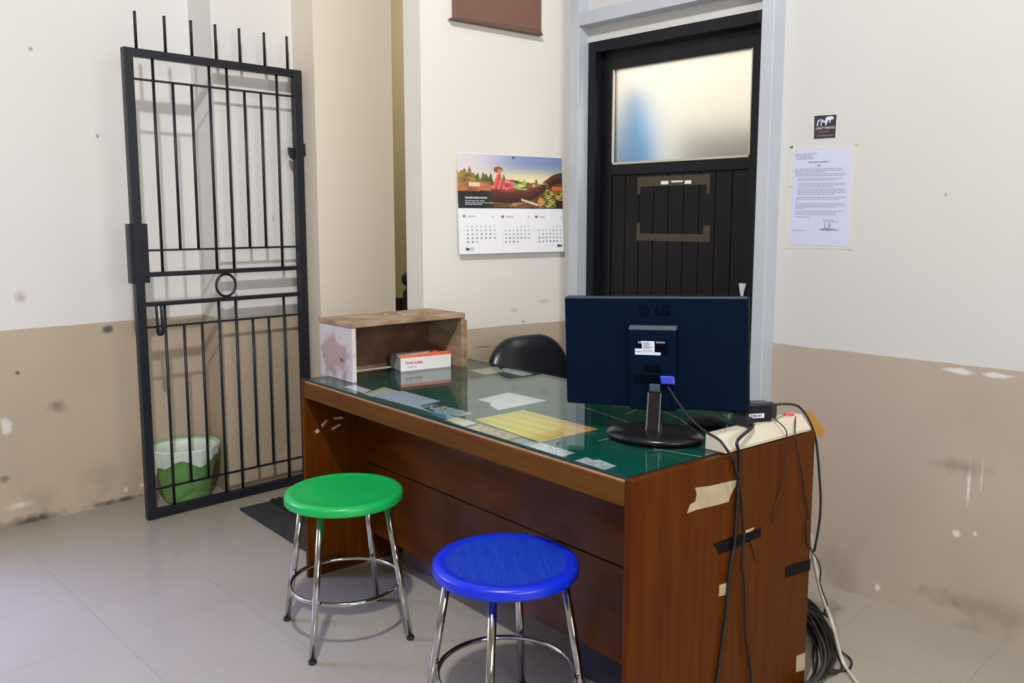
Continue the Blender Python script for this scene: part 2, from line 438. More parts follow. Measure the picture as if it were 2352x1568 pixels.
for i in range(n): b.box((px0 + i * w + .0018, LY + .008, .14), (px0 + (i + 1) * w - .0018, 2.945, 1.515))
b.build('plank_panel', M['plank'], dr, bevel=.002)
b = MB().box((px0, 2.925, pz0), (px1, 2.931, pz1)); b.build('glass_pane', frosted_mat(), dr)
b = MB()
for (x0, x1, z0, z1) in ((px0, px0 + .006, pz0, pz1), (px1 - .006, px1, pz0, pz1), (px0, px1, pz0, pz0 + .009)): b.box((x0, LY + .004, z0), (x1, 2.925, z1))
o = b.build('glazing_bead', M['cream_pl'], dr); o['label'] = 'pale glazing bead round the frosted pane'
b = MB(); ty = LY + .0075
for (x0, x1, z0, z1) in ((-2.213, -1.857, 1.462, 1.503), (-2.213, -2.197, 1.43, 1.462), (-1.872, -1.857, 1.425, 1.462), (-2.213, -1.85, 1.235, 1.265), (-2.213, -2.196, 1.265, 1.31), (-1.882, -1.85, 1.265, 1.30)): b.box((x0, ty - .001, z0), (x1, ty, z1))
o = b.build('tape_residue', M['residue'], dr); o['label'] = 'brownish strips left where a notice was taped'
b = MB()
for (x0, x1, z0, z1) in ((-2.092, -2.055, 1.468, 1.482), (-2.04, -1.985, 1.475, 1.482), (-1.975, -1.944, 1.467, 1.481)): b.box((x0, ty - .002, z0), (x1, ty - .0012, z1))
o = b.build('painted_glint', M['paper'], dr); o['label'] = 'small white strips painted as a lamp reflection by the tape'  # white strips stand in for a lamp reflection on the door
q = [ony(u, v, LY - .001) for u, v in ((1697, 650), (1714, 651), (1709, 668), (1707, 681), (1702, 681), (1699, 668))]
o = MB().prism(q, (0, -.0008, 0)).build('paper_scrap', M['label_w'], dr); o['label'] = 'small white torn paper scrap near the door edge'
b = MB().tube([(-1.70, LY, .93), (-1.70, LY - .045, .93)], .009).sphere((-1.70, LY - .06, .93), .026); b.build('door_knob', M['steel'], dr, smooth=True)

# the room behind the frosted pane
g = MB()
prof = [(.02, 1.90), (.05, 1.84), (.075, 1.76), (.105, 1.66), (.125, 1.55), (.14, 1.3), (.14, 1.1)]
g.grid(lambda s, t: (lambda r, z: V((-2.375 + r * math.cos(2 * PI * s) * .95, 3.125 + .045 * math.sin(2 * PI * s) + .008 * math.sin(14 * PI * s), z)))(*(lambda k, f: (prof[k][0] * (1 - f) + prof[k + 1][0] * f, prof[k][1] * (1 - f) + prof[k + 1][1] * f))(min(int(t * 6), 5), t * 6 - min(int(t * 6), 5))), 48, 24)
tag(g.build('hanging_garment', M['blue_cloth'], smooth=True), 'light blue garment-like shape seen blurred through the frosted door pane', 'garment')
cb = MB().box((-2.22, 3.24, 0), (-1.45, 3.60, 1.715)).build('storage_cabinet', M['grey_cab'], bevel=.01)
tag(cb, 'grey cabinet-like shape blurred behind the lower right of the frosted pane', 'cabinet')

# ------------------------------------------------------------------ stair newel in the hall opening
nw = thing('newel_post', 'black newel post with a ball top in the gap left of the calendar wall', 'newel post', (-4.46, 3.45, 0))
MB().lathe([(0, 0), (.045, 0), (.045, .83), (.035, .85), (.022, .865), (.022, .885)], (-4.50, 3.45, 0), 24).build('post', M['iron'], nw, smooth=True, bevel=.002)
MB().sphere((-4.50, 3.45, .925), .052, 28).build('ball', M['iron'], nw, smooth=True)
MB().tube([(-4.61, 3.45, .74), (-4.9, 3.85, .40)], .028, 12).build('handrail', M['iron'], nw, smooth=True)
MB().box((-4.635, 3.43, 0), (-4.585, 3.47, .79)).build('baluster', M['iron'], nw)

# ------------------------------------------------------------------ iron gate
GX = -3.70; t = .0175
gt = thing('iron_gate', 'black iron barred gate with spikes on top folded back by the left wall', 'gate', (GX, 1.78, 0))
for nm, y0, y1 in (('stile', 1.364, 1.403), ('stile', 2.152, 2.194)): MB().box((GX - t, y0, .004), (GX + t, y1, 2.034)).build(nm, M['iron'], gt, bevel=.002)
for z0, z1 in ((2.000, 2.034), (.004, .043), (1.077, 1.097), (.949, .967)):
    MB().box((GX - t * .9, 1.403, z0), (GX + t * .9, 2.152, z1)).build('rail', M['iron'], gt, bevel=.002)
for z in (1.910, 1.191, .857, .132): MB().box((GX - .004, 1.403, z - .0045), (GX + .004, 2.152, z + .0045)).build('cross_bar', M['iron'], gt)
for i in range(8):
    y = 1.488 + i * .0829; long_ = i in (0, 3, 4, 7)
    for z0, z1 in (((1.097, 2.0) if long_ else (1.191, 1.910)), ((.043, .949) if long_ else (.132, .857))):
        MB().tube([(GX, y, z0), (GX, y, z1)], .0062, 10).build('bar', M['iron'], gt, smooth=True)
for i, y in enumerate((1.424, 1.547, 1.663, 1.774, 1.888, 2.011, 2.129)):
    MB().tube([(GX, y, 2.034), (GX, y, 2.168), (GX, y, 2.186)], .0062, 10).build('spike', M['iron'], gt, smooth=True)
MB().tube([(GX, 1.776 + .047 * math.cos(2 * PI * k / 40), 1.022 + .051 * math.sin(2 * PI * k / 40)) for k in range(40)], .006, 8, True).build('ring', M['iron'], gt, smooth=True)
MB().box((GX - .03, 1.349, 1.052), (GX + .012, 1.428, 1.306)).build('lock_box', M['iron'], gt, bevel=.003)
pts = [(GX + .024, 1.442, .955)] + [(GX + .03, 1.4525 - .0105 * math.cos(PI * k / 8), .86 - .018 * math.sin(PI * k / 8)) for k in range(9)] + [(GX + .024, 1.463, .955)]
b = MB().tube(spline(pts, 3), .006, 10).lathe([(0, -.022), (.012, -.02), (.017, -.008), (.017, .01), (.01, .024), (0, .026)], (GX + .03, 1.4525, .842), 16)
b.build('latch_handle', M['iron'], gt, smooth=True)
q = [onx(u, v, GX - .012) for u, v in ((660, 338), (672, 341), (677, 347), (677, 368), (668, 366), (661, 354))]
MB().prism(q, (.016, 0, 0)).build('hinge_plate', M['iron'], gt, bevel=.002)
for z in (1.66, .36): MB().tube([(GX, 2.203, z - .03), (GX, 2.203, z + .03)], .0085, 12).build('hinge', M['iron'], gt, smooth=True)

# ------------------------------------------------------------------ waste bin in the corner
BX, BY, BH, R0, R1 = -3.868, 1.618, .262, .098, .148
bn = thing('waste_bin', 'pale green plastic waste bin with a white bag liner behind the gate', 'waste bin', (BX, BY, 0))
b = MB().lathe([(0, .004), (R0 - .01, .0), (R0, .008), (R1, BH - .012), (R1 + .006, BH - .01), (R1 + .006, BH), (R1 - .003, BH), (R0 - .004, .012), (0, .01)], (BX, BY, 0), 64)
b.build('bin_body', M['bin'], bn, smooth=True)


def liner(s, tt):
    th = 2 * PI * s
    drop = .06 + .105 * max(0, math.cos(2.5 * (th + .62))) ** 2 + .02 * math.sin(5 * th + 1)
    if tt < .5:
        k = tt / .5; z = BH - .16 + (.166) * k; r = (R0 + (R1 - R0) * (z / BH)) - .013 - .005 * math.sin(7 * th + 9 * k) * (1 - k)
    else:
        k = (tt - .5) / .5; z = BH + .006 - (drop + .006) * k; r = (R0 + (R1 - R0) * (z / BH)) + .009 + .003 * math.sin(17 * th) * k
    return V((BX + r * math.cos(th), BY + r * math.sin(th), z))


MB().grid(liner, 96, 16).build('bag_liner', M['liner'], bn, smooth=True)

# ------------------------------------------------------------------ floor mats
a = [onz(u, v, .006) for u, v in ((550, 1168), (622, 1148))]
dx = (onz(664, 1240, .006) - a[0]).normalized(); dy = V((-dx.y, dx.x, 0))
m1 = MB().prism([a[0] - V((0, 0, .005)), a[0] + dx * .83 - V((0, 0, .005)), a[0] + dx * .83 + dy * .42 - V((0, 0, .005)), a[0] + dy * .42 - V((0, 0, .005))], (0, 0, .009))
tag(m1.build('door_mat', M['mat'], bevel=.002), 'black rubber mat lying flat at the left end of the desk, lower of two', 'mat')
p0 = onz(619, 1150, .0105); ex, ey = dx, dy
m2 = thing('door_mat', 'black ribbed mat overlapping the flat mat, on top of it beside the gate', 'mat', p0)
MB().prism([p0, p0 + ex * .78, p0 + ex * .78 + ey * .3, p0 + ey * .3], (0, 0, .005)).build('mat_base', M['mat2'], m2, bevel=.001)
b = MB()
for k in range(10):
    q0 = p0 + ey * (.01 + k * .029) + V((0, 0, .005)); b.prism([q0, q0 + ex * .78, q0 + ex * .78 + ey * .014, q0 + ey * .014], (0, 0, .004))
b.build('mat_ribs', M['mat2'], m2)

# ------------------------------------------------------------------ the desk
FL = V((-2.686, 1.559, 0)); DU = V((1.578, -.101, 0)); DV = V((.079, .720, 0)); W, D = DU.length, DV.length; DU.normalize(); DV.normalize()


def dk(p): return FL + DU * p.x + DV * p.y + V((0, 0, p.z))


desk = thing('office_desk', 'orange-brown varnished plywood desk in the middle of the room', 'desk', dk(V((W / 2, D / 2, 0))))
TZ = .744; th = .02
MB(dk).box((0, 0, 0), (th, D, .750)).build('side_panel', M['wood'], desk, bevel=.002)
rp = MB(dk).box((W - th, 0, 0), (W, D, .750)).build('side_panel', M['wood'], desk, bevel=.002)
MB(dk).box((th, .004, TZ - .018), (W - th, D, TZ)).build('desktop', M['wood_edge'], desk, bevel=.001)
MB(dk).box((th, .002, .684), (W - th, .018, TZ - .003)).build('apron', M['woodh'], desk, bevel=.002)
MB(dk).box((th, .2465, .128), (W - th, .2625, .40)).build('modesty_panel', M['wood_dark'], desk, bevel=.002)
MB(dk).box((th, .246, .405), (W - th, .262, TZ - .019)).build('modesty_panel', M['wood_dark'], desk, bevel=.002)
MB(dk).box((1.05, .27, .25), (W - th, .70, TZ - .02)).build('drawer_unit', M['wood'], desk, bevel=.002)
RP = dk(V((W, 0, 0))); RN = V((DV.y, -DV.x, 0))


def onR(u, v, off=.0006): return onplane(u, v, RP + RN * off, RN)


def sticker_on(name, px, m, label, off=.0007):
    o = MB().prism([onR(u, v, .0001) for u, v in px], RN * off).build(name, m, desk); o['label'] = label; return o


c6 = lambda x, y: (1440 + x / 6.532, 1090 + y / 6.532)
sticker_on('masking_tape', [c6(*p) for p in ((1020, 195), (1250, 165), (1640, 75), (1625, 180), (1590, 225), (1550, 320), (1525, 405), (1320, 460), (1040, 525), (900, 580), (945, 445), (1025, 400), (1045, 290))], M['mask'], 'torn beige masking tape on the right side panel')
sticker_on('black_tape', [c6(*p) for p in ((1300, 1035), (1600, 920), (1770, 880), (2015, 790), (2005, 930), (1780, 1020), (1560, 1130), (1380, 1195))], M['btape'], 'black tape strip holding the cords to the panel')
sticker_on('black_tape', [(1804, 1300), (1862, 1283), (1860, 1309), (1803, 1327)], M['btape'], 'black tape strip at the back edge of the panel')
sticker_on('clear_tape', [(1652, 1343), (1670, 1338), (1669, 1365), (1651, 1369)], M['mask'], 'small pale tape patch below the black tape')
sticker_on('clear_tape', [(1829, 1506), (1849, 1498), (1848, 1538), (1828, 1543)], M['mask'], 'small pale tape patch low at the back edge')
sticker_on('tape_fragment', [c6(*p) for p in ((1780, 830), (1915, 785), (1880, 835), (1780, 880))], M['mask'], 'beige tape end above the black tape')
bp_ = dk(V((W, D, .74)))
q = [onplane(u, v, bp_ + V((0, .004, 0)), (0, 1, 0)) for u, v in ((1850, 941), (1863, 944), (1882, 968), (1897, 990), (1884, 1007), (1872, 990))]
o = MB().prism(q, (0, .0008, 0)).build('packing_tape', M['ptape'], desk); o['label'] = 'amber packing tape flap sticking out at the back corner'
lp = dk(V((th, 0, 0)))
b = MB()
for px in (((722, 990), (730, 984), (735, 990), (727, 996)), ((737, 975), (749, 963), (753, 965), (740, 982)), ((764, 959), (786, 956), (789, 962), (768, 963)), ((760, 983), (779, 973), (783, 977), (762, 988))):
    b.prism([onplane(u, v, lp + V((.0002, 0, 0)), RN) for u, v in px], RN * .0006)
o = b.build('tape_fragment', M['mask'], desk); o['label'] = 'torn white tape bits on the inner face of the left panel'
MB(dk).tube([(-.001, .03, .615), (-.012, .03, .615)], .018, 20).build('panel_knob', M['rubber'], desk, smooth=True)

# green felt, papers, glass
ft = MB(dk).box((th + .002, .012, TZ), (W - th - .002, D - .004, TZ + .0012)).build('felt_sheet', M['felt'])
tag(ft, 'green felt sheet covering the whole desk top under the glass', 'felt')
PZ = TZ + .0014; GZ0, GZ1 = TZ + .0035, TZ + .0095
gl = MB(dk); gl.box((th, .010, GZ0), (W - th, D - .002, GZ1))
gl.bm.faces.ensure_lookup_table()
for f in gl.bm.faces:
    f.normal_update()
    if abs(f.normal.z) < .5: f.material_index = 1
go = gl.build('glass_sheet', [M['glass'], M['glass_edge']]); tag(go, 'clear green-edged glass sheet lying on the desk top', 'glass sheet')

pc = lambda x, y: (680 + x / 3.0154, 840 + y / 3.0143)
papers = [
    ([(300, 1180), (800, 1110), (900, 1205), (590, 1255)], 'chair', M['paper_c'], 'cream slip under the glass at the back edge, nearer the crate'),
    ([(860, 1160), (1000, 1120), (1450, 1245), (1250, 1282), (905, 1200)], 'chair', M['paper'], 'white slip under the glass at the back edge, nearer the monitor'),
    ([(330, 145), (400, 130), (525, 168), (470, 190)], 'p', M['paper'], 'small white card under the glass beside the crate front corner'),
    ([(470, 195), (610, 146), (735, 182), (620, 205), (530, 215)], 'p', M['paper_c'], 'pale beige slip under the glass front edge, second from the left end'),
    ([(515, 205), (740, 172), (1003, 245), (850, 275), (945, 322)], 'p', M['paper_b'], 'large bluish white sheet under the glass front edge'),
    ([(845, 277), (960, 262), (1230, 328), (1130, 352)], 'p', M['print'], 'blue and dark photo print under the glass beside the bluish sheet'),
    ([(905, 322), (985, 305), (1110, 355), (1030, 372)], 'p', M['print'], 'dark blue photo card under the glass at the front edge'),
    ([(1035, 372), (1115, 354), (1255, 396), (1165, 418)], 'p', M['paper_c'], 'cream card under the glass left of the yellow sheet'),
    ([(1175, 428), (1270, 402), (1555, 490), (1470, 514)], 'p', M['print'], 'brown patterned slip under the glass along the yellow sheet'),
    ([(1240, 370), (1570, 304), (2095, 438), (1690, 528)], 'p', M['print'], 'large yellow and orange sheet under the glass in front of the monitor'),
    ([(1472, 518), (1560, 498), (1668, 532), (1600, 556)], 'p', M['print'], 'small blue-grey slip under the glass at the corner of the yellow sheet'),
    ([(1590, 562), (1690, 530), (1935, 602), (1830, 634)], 'p', M['print'], 'speckled white receipt under the glass near the front edge'),
    ([(1915, 658), (1950, 650), (2010, 632), (2060, 650), (2100, 648), (2220, 694), (2105, 728)], 'p', M['print'], 'torn speckled receipt under the glass near the right front corner'),
    ([(1255, 235), (1470, 184), (1735, 240), (1400, 307), (1345, 275), (1350, 255)], 'p', M['paper'], 'torn white sheet under the glass in the middle of the desk'),
]


def hsh(i, j, k=0): return (math.sin(i * 12.9898 + j * 78.233 + k * 37.7) * 43758.5453) % 1


def pcol(idx, s, t_):
    if idx == 9:
        f = max(0, min(1, (s - .45) * 1.6 - (t_ - .5) * .9)); y, o_ = (232, 214, 44), (236, 178, 104)
        c = [y[k] * (1 - f) + o_[k] * f for k in range(3)]; st = .06 * math.sin(26 * t_ + 3 * s) + .05 * math.sin(60 * t_)
        p = 40 if (.3 < t_ < .55 and s < .5) else 0
        return [max(0, min(255, x * (1 + st) + p * (k == 2))) for k, x in enumerate(c)]
    if idx in (11, 12):
        v = 228 if hsh(int(s * 42), int(t_ * 22), idx) > .38 else 130 + 60 * hsh(int(s * 42), int(t_ * 22), 5); return (v, v, v + 6)
    if idx == 8:
        h = hsh(int(s * 26), int(t_ * 8), 2); return (178 + 40 * h, 160 + 36 * h, 110 + 30 * h) if h > .3 else (98, 84, 56)
    if idx == 5:
        if s < .28: return (70, 76, 84) if hsh(int(s * 30), int(t_ * 9)) > .35 else (190, 196, 200)
        return (188, 212, 222) if hsh(int(s * 24), int(t_ * 10), 3) > .22 else (120, 150, 150)
    if idx == 6: return (70, 118, 176) if t_ > .45 + .15 * math.sin(9 * s) else (160, 196, 208)
    return (176, 200, 210) if hsh(int(s * 18), int(t_ * 10), 9) > .3 else (130, 160, 176)


def paint(o, fn):
    me = o.data; ca = me.color_attributes.new('print', 'FLOAT_COLOR', 'CORNER')
    return me, ca


for i, (pl, kind, m, lab) in enumerate(papers):
    z = PZ + .00006 * (i % 5)
    px = [(1040 + x / 7.84, 700 + y / 7.84) for x, y in pl] if kind == 'chair' else [pc(x, y) for x, y in pl]
    P = [onz(u, v, z) for u, v in px]
    if m is M['print'] and len(P) == 4:
        nu, nv = 44, 26
        b = MB().grid(lambda s, t_: (P[0] * (1 - s) + P[3] * s) * (1 - t_) + (P[1] * (1 - s) + P[2] * s) * t_, nu, nv)
        o = b.build('desk_paper', m)
        me = o.data; ca = me.color_attributes.new('print', 'FLOAT_COLOR', 'CORNER')
        for f in me.polygons:
            k = f.index; c = lin(pcol(i, (k % nu + .5) / nu, 1 - (k // nu + .5) / nv))
            for li in f.loop_indices: ca.data[li].color = (*c, 1)
        if me.polygons[0].normal.z < 0: me.flip_normals()
    elif m is M['print']:
        b = MB().prism(P, (0, 0, .0002)); o = b.build('desk_paper', m); me = o.data; ca = me.color_attributes.new('print', 'FLOAT_COLOR', 'CORNER')
        for l in ca.data: l.color = (.72, .74, .76, 1)
        q0, q1 = V(P[0]), V(P[0]); 
        b = MB()
        for k in range(60):
            s_, t_ = hsh(k, 1), hsh(k, 2); c = (P[0] * (1 - s_) + P[6] * s_) * (1 - t_) + (P[2] * (1 - s_) + P[5] * s_) * t_
            b.box((c.x - .004, c.y - .0012, z + .0002), (c.x + .004, c.y + .0012, z + .00026))
        b.build('printed_specks', M['ink_g'], o)
    else:
        o = MB().prism(P, (0, 0, .0002)).build('desk_paper', m)
    tag(o, lab, 'paper', 'papers under the desk glass')

# old tape lines on the underside of the glass round the monitor foot
for (u0, v0, u1, v1) in ((1338, 934, 1462, 976), (1440, 950, 1462, 940), (1525, 945, 1562, 962), (1562, 962, 1600, 990), (1608, 948, 1640, 960), (1650, 955, 1675, 985), (1375, 1012, 1400, 1006), (1500, 1030, 1620, 1050)):
    p, q = onz(u0, v0, GZ0 - .0003), onz(u1, v1, GZ0 - .0003); d = (q - p).normalized(); s_ = V((-d.y, d.x, 0)) * .0022
    o = MB().prism([p - s_, q - s_, q + s_, p + s_], (0, 0, .0001)).build('tape_strip', M['sleeve'], go); o['label'] = 'thin pale tape line on the glass near the monitor foot'

# ------------------------------------------------------------------ wooden crate on its side, tissue box inside
KZ = GZ1
k0 = V((-2.471, 1.641, 0)); kd = V((.030, .497, 0)); KL = kd.length; kd.normalize(); kn = V((-kd.y, kd.x, 0))      # kn points to the back of the crate


def ck(p): return k0 + kd * p.x + kn * p.y + V((0, 0, KZ + p.z))


KD, KH = .235, .212
cr = thing('wooden_crate', 'weathered open wooden crate standing on its side on the left end of the desk', 'crate', ck(V((KL / 2, KD / 2, 0))))
MB(ck).box((0, 0, 0), (.016, KD, KH - .018)).build('end_board', M['crate_side'], cr, bevel=.002)
MB(ck).box((KL - .016, 0, 0), (KL, KD, KH - .018)).build('end_board', M['crate'], cr, bevel=.002)
MB(ck).box((-.003, -.003, KH - .018), (KL + .001, KD, KH)).build('top_board', M['crate'], cr, bevel=.003)
MB(ck).box((.016, KD - .012, .0), (KL - .016, KD, KH - .018)).build('back_board', M['crate_in'], cr)
MB(ck).box((KL + .001, .0, .004), (KL + .012, KD * .8, KH - .028)).build('outer_slat', M['crate'], cr, bevel=.002)
MB(ck).box((.016, KD - .022, 0), (KL - .016, KD - .012, .014)).build('bottom_batten', M['crate'], cr)
for x, y in ((.24, .16), (.29, .11), (.31, .17)):
    c = ck(V((x, y, KH + .0003))); MB().lathe([(.007, 0), (.005, .0006), (0, .0006)], c, 14).build('paint_spot', M['paper'], cr)

x0 = V((-2.535, 1.897, 0)); xd = V((.045, .209, 0)); XL_ = xd.length; xd.normalize(); xn = V((-xd.y, xd.x, 0))


def bx(p): return x0 + xd * p.x + xn * p.y + V((0, 0, KZ + p.z))


tb = thing('tissue_box', 'white and red carton with crumpled open ends lying inside the wooden crate', 'box', bx(V((XL_ / 2, .05, 0))))
pr = [(0, 0), (.085, 0), (.098, .016), (.098, .04), (.082, .058), (.05, .060), (.02, .056), (0, .052)]
b = MB(bx); a_ = [b._v((.0, y, z)) for y, z in pr]; c_ = [b._v((XL_ - .035, y, z)) for y, z in pr]; n = len(pr)
b.mi = 1; b.face(a_); b.face(c_[::-1]); b.mi = 0
for i in range(n): b.face([a_[i], a_[(i + 1) % n], c_[(i + 1) % n], c_[i]])
b.build('carton', [M['box_w'], M['box_g']], tb, bevel=.002)
MB(bx).box((-.001, -.0025, 0), (XL_, -.0005, .050)).build('front_panel', M['box_w'], tb)
MB(bx).hexa([(-.001, -.0025, .050), (XL_, -.0025, .050), (XL_, -.0005, .050), (-.001, -.0005, .050), (-.001, .002, .060), (XL_, .0005, .064), (XL_, .003, .064), (-.001, .004, .060)]).build('red_band', M['box_r'], tb)
b = MB()
for k in range(9): b.obox(bx(V((XL_ - .06 + hsh(k, 1) * .05 - .02, .02 + hsh(k, 4) * .06, .0612))), xd, xn, UP, .007, .0035, .0003)
o = b.build('crumpled_print', M['ink_red'], tb)
b = MB().text('Frutti sudez', bx(V((.018, -.003, .026))), xd, UP, .015, .0004, bold=.0003); b.build('printed_text', M['ink_red'], tb, recalc=False)
b = MB().text('nasta tisu', bx(V((.028, -.003, .012))), xd, UP, .010, .0004); b.build('printed_text', M['ink_g'], tb, recalc=False)
for y, z in ((.098, .006), (.06, -.0), (.05, .054)): MB().sphere(bx(V((-.002, y - .004, z + .004))), .0035, 10).build('punched_hole', M['ink'], tb)

# ------------------------------------------------------------------ monitor
ax = V((.923, .384, 0)).normalized(); nn = V((.384, -.923, 0)).normalized()
roll = math.radians(1.9)
mx_ = ax * math.cos(roll) + UP * math.sin(roll); mz_ = UP * math.cos(roll) - ax * math.sin(roll)
mc = V((-1.305, 1.828, 0)) + ax * -.016 + V((0, 0, .974))


def mp(p): return mc + mx_ * p.x + nn * p.y + mz_ * p.z


base_c = V((-1.294, 1.80, KZ))
mo = thing('computer_monitor', 'dark navy computer monitor seen from the back on a glossy black foot', 'monitor', base_c)
base_c = base_c + V((0, 0, .0012))
hw, hh = .2475, .150
b = MB(mp).box((-hw, -.028, -hh), (hw, 0, hh)); b.build('housing', M['mon'], mo, bevel=.006, seg=3)
MB(mp).box((-hw + .004, -.0025, hh - .0062), (hw - .004, .0015, hh - .0005)).build('top_lip', M['mon_lip'], mo, bevel=.001)
MB(mp).box((-hw + .012, -.0295, -hh + .015), (hw - .012, -.028, hh - .012)).build('screen', M['screen'], mo)
cx_ = .004
MB(mp).box((cx_ - .064, 0, -.152), (cx_ + .062, .024, .064)).build('rear_cover', M['mon'], mo, bevel=.005, seg=3)
MB(mp).hexa([(cx_ - .066, .0, .064), (cx_ + .064, 0, .064), (cx_ + .064, .024, .063), (cx_ - .066, .024, .063), (cx_ - .064, 0, .074), (cx_ + .062, 0, .074), (cx_ + .062, .014, .0745), (cx_ - .064, .014, .0745)]).build('cover_ledge', M['mon_lip'], mo, bevel=.002)
MB(mp).box((cx_ - .054, .0235, -.082), (cx_ + .054, .0245, -.056)).build('port_recess', M['mon_dark'], mo)
MB(mp).box((cx_ - .022, .0235, -.050), (cx_ + .022, .0246, -.030)).build('vent_slot', M['mon_dark'], mo)
lb = MB(mp).box((cx_ - .046, .0237, -.004), (cx_ + .040, .0242, .036)).build('label_plate', M['mon_dark'], mo)
b = MB(mp)
for (x0_, x1_, z0_, z1_) in ((-.028, .006, .003, .034), (-.047, .022, -.003, .0045), (-.047, -.028, .006, .0135)): b.box((cx_ + x0_, .0242, z0_), (cx_ + x1_, .0247, z1_))
o = b.build('rating_label', M['label_w'], mo); o['label'] = 'white rating label on the rear cover'
b = MB(mp)
for k in range(5): b.box((cx_ - .024, .0247, .028 - k * .0035), (cx_ - .024 + .012 + .014 * hsh(k, 3), .0249, .0292 - k * .0035))
for k in range(12): b.box((cx_ - .026 + k * .0022, .0247, .0068), (cx_ - .026 + k * .0022 + .0011, .0249, .0095))
b.build('label_print', M['ink'], mo)
MB(mp).box((cx_ + .010, .0242, .0285), (cx_ + .034, .0246, .0335)).build('label_strip', M['ink_g'], mo)
b = MB(); b.text('LG', mp(V((-.046 + cx_ + .008, .0242, .028))), mx_, mz_, .008, .0006, bold=.0003)
b.build('label_logo', M['label_w'], mo, recalc=False)
b = MB(); b.text('LG', mp(V((.006, 0, .101))), mx_, mz_, .034, .0006, bold=.0012)
pts = [mp(V((-.024 + .0135 * math.cos(2 * PI * k / 28), .0006, .112 + .0135 * math.sin(2 * PI * k / 28)))) for k in range(28)]
b.tube(pts, .0014, 6, True).tube([mp(V((-.024, .0006, .118))), mp(V((-.024, .0006, .106))), mp(V((-.018, .0006, .106)))], .0012, 6).sphere(mp(V((-.030, .0006, .117))), .0018, 8)
b.build('embossed_logo', M['mon_dark'], mo, recalc=False)
# neck
sx = lambda p: base_c + ax * p.x + nn * p.y + V((0, 0, p.z))
b = MB(sx).hexa([(-.019, -.006, .012), (.019, -.006, .012), (.019, .028, .0), (-.019, .028, .0), (-.0185, -.012, .122), (.0185, -.012, .122), (.0185, .006, .125), (-.0185, .006, .125)])
b.build('neck', M['mon_gloss'], mo, bevel=.004, seg=3)
b = MB(sx)
for s_ in (-1, 1): b.tube(spline([(s_ * .0168, .009, .118), (s_ * .0165, .018, .06), (s_ * .0175, .029, .006), (s_ * .024, .036, .002)], 5), .0022, 8)
b.build('neck_trim', M['steel'], mo, smooth=True)
MB(sx).box((-.014, .0, .122), (.014, .012, .142)).build('hinge', M['mon_lip'], mo, bevel=.002)
b = MB(lambda p: base_c + ax * p.x * 1.25 + nn * (p.y * .98) + V((0, 0, p.z)))
b.lathe([(0, 0), (.100, 0), (.104, .005), (.103, .010), (.088, .017), (.05, .021), (0, .022)], (0, 0, 0), 64)
b.build('foot', M['mon_gloss'], mo, smooth=True)

# signal cable with blue plug
vg = thing('monitor_cable', 'grey monitor cable with a blue plug running off the right end of the desk', 'cable', mp(V((.03, .03, -.08))))
b = MB(mp).hexa([(.030, .026, -.074), (.066, .026, -.074), (.066, .042, -.077), (.030, .042, -.077), (.024, .022, -.058), (.062, .022, -.058), (.063, .038, -.055), (.025, .038, -.055)])
b.build('plug', M['vga'], vg, bevel=.003)
p_a = mp(V((.050, .046, -.082)))
pl = [p_a]
zs = ((1569, 915, .055), (1592, 941.6, .075), (1607.5, 957, .09))
e1 = onz(1652, 1010, KZ + .052); e2 = onz(1671, 1034.7, KZ + .030); e3 = onR(1683, 1054, .012)
for k in (.25, .5, .75): pl.append(p_a * (1 - k) + e1 * k + V((0, 0, -.02 * math.sin(PI * k))))
pl += [e1, e2, e3] + [onR(u, v, .010) for u, v in ((1692, 1080), (1700, 1110), (1705, 1175), (1708, 1215), (1707, 1255), (1705, 1296), (1710, 1330), (1711, 1363), (1711.4, 1410), (1713, 1461), (1720, 1505), (1727, 1568))] + [onR(1733, 1640, .010), onR(1736, 1700, .012)]
MB().tube(spline(pl, 6), .0032, 8).build('cord', M['cable'], vg, smooth=True)

# ------------------------------------------------------------------ power strip, plug, adapter and cords
s0, s1 = .332, .700; wz = KZ


def ds(p): return dk(V((W - .062 + p.x, s0 + p.y, wz + p.z)))


ps = thing('power_strip', 'cream multi-socket power strip along the right edge of the desk top', 'power strip', ds(V((.03, .18, 0))))
L_ = s1 - s0
prf = [(0, 0), (.062, 0), (.062, .008), (.034, .042), (.001, .042)]
b = MB(ds); A_ = [b._v((x, 0, z)) for x, z in prf]; B_ = [b._v((x, L_, z)) for x, z in prf]
b.face(A_); b.face(B_[::-1])
for i in range(5): b.face([A_[i], A_[(i + 1) % 5], B_[(i + 1) % 5], B_[i]])
b.build('strip_body', M['cream_pl'], ps, bevel=.002)
for k in range(4):
    y = .045 + k * .082
    so = MB(ds).box((.006, y - .024, .0418), (.032, y + .024, .0435)).build('socket', M['cream_pl'], ps, bevel=.001)
    b = MB(ds)
    for d_ in (-.009, .009): b.lathe([(.0026, .0437), (0, .0438)], (.019, y + d_, 0), 12)
    b.build('socket_hole', M['cream_sl'], so)
MB(ds).box((.012, L_ - .055, .0418), (.032, L_ - .03, .047)).build('switch', M['red_sw'], ps, bevel=.002)

ad = thing('power_adapter', 'black power adapter with a white label plugged into the cream power strip', 'adapter', ds(V((.02, .22, .044))))
az0 = .0436; rx = DU * .93 + DV * .0
aA = onz(1716, 972, wz + az0); aB = onz(1788, 968, wz + az0); ad_x = (aB - aA); ad_w = .098; ad_x.z = 0; ad_x.normalize(); ad_y = V((-ad_x.y, ad_x.x, 0)); aA = ds(V((.004, .150, az0)))


def af(p): return aA + ad_x * p.x + ad_y * p.y + V((0, 0, p.z))


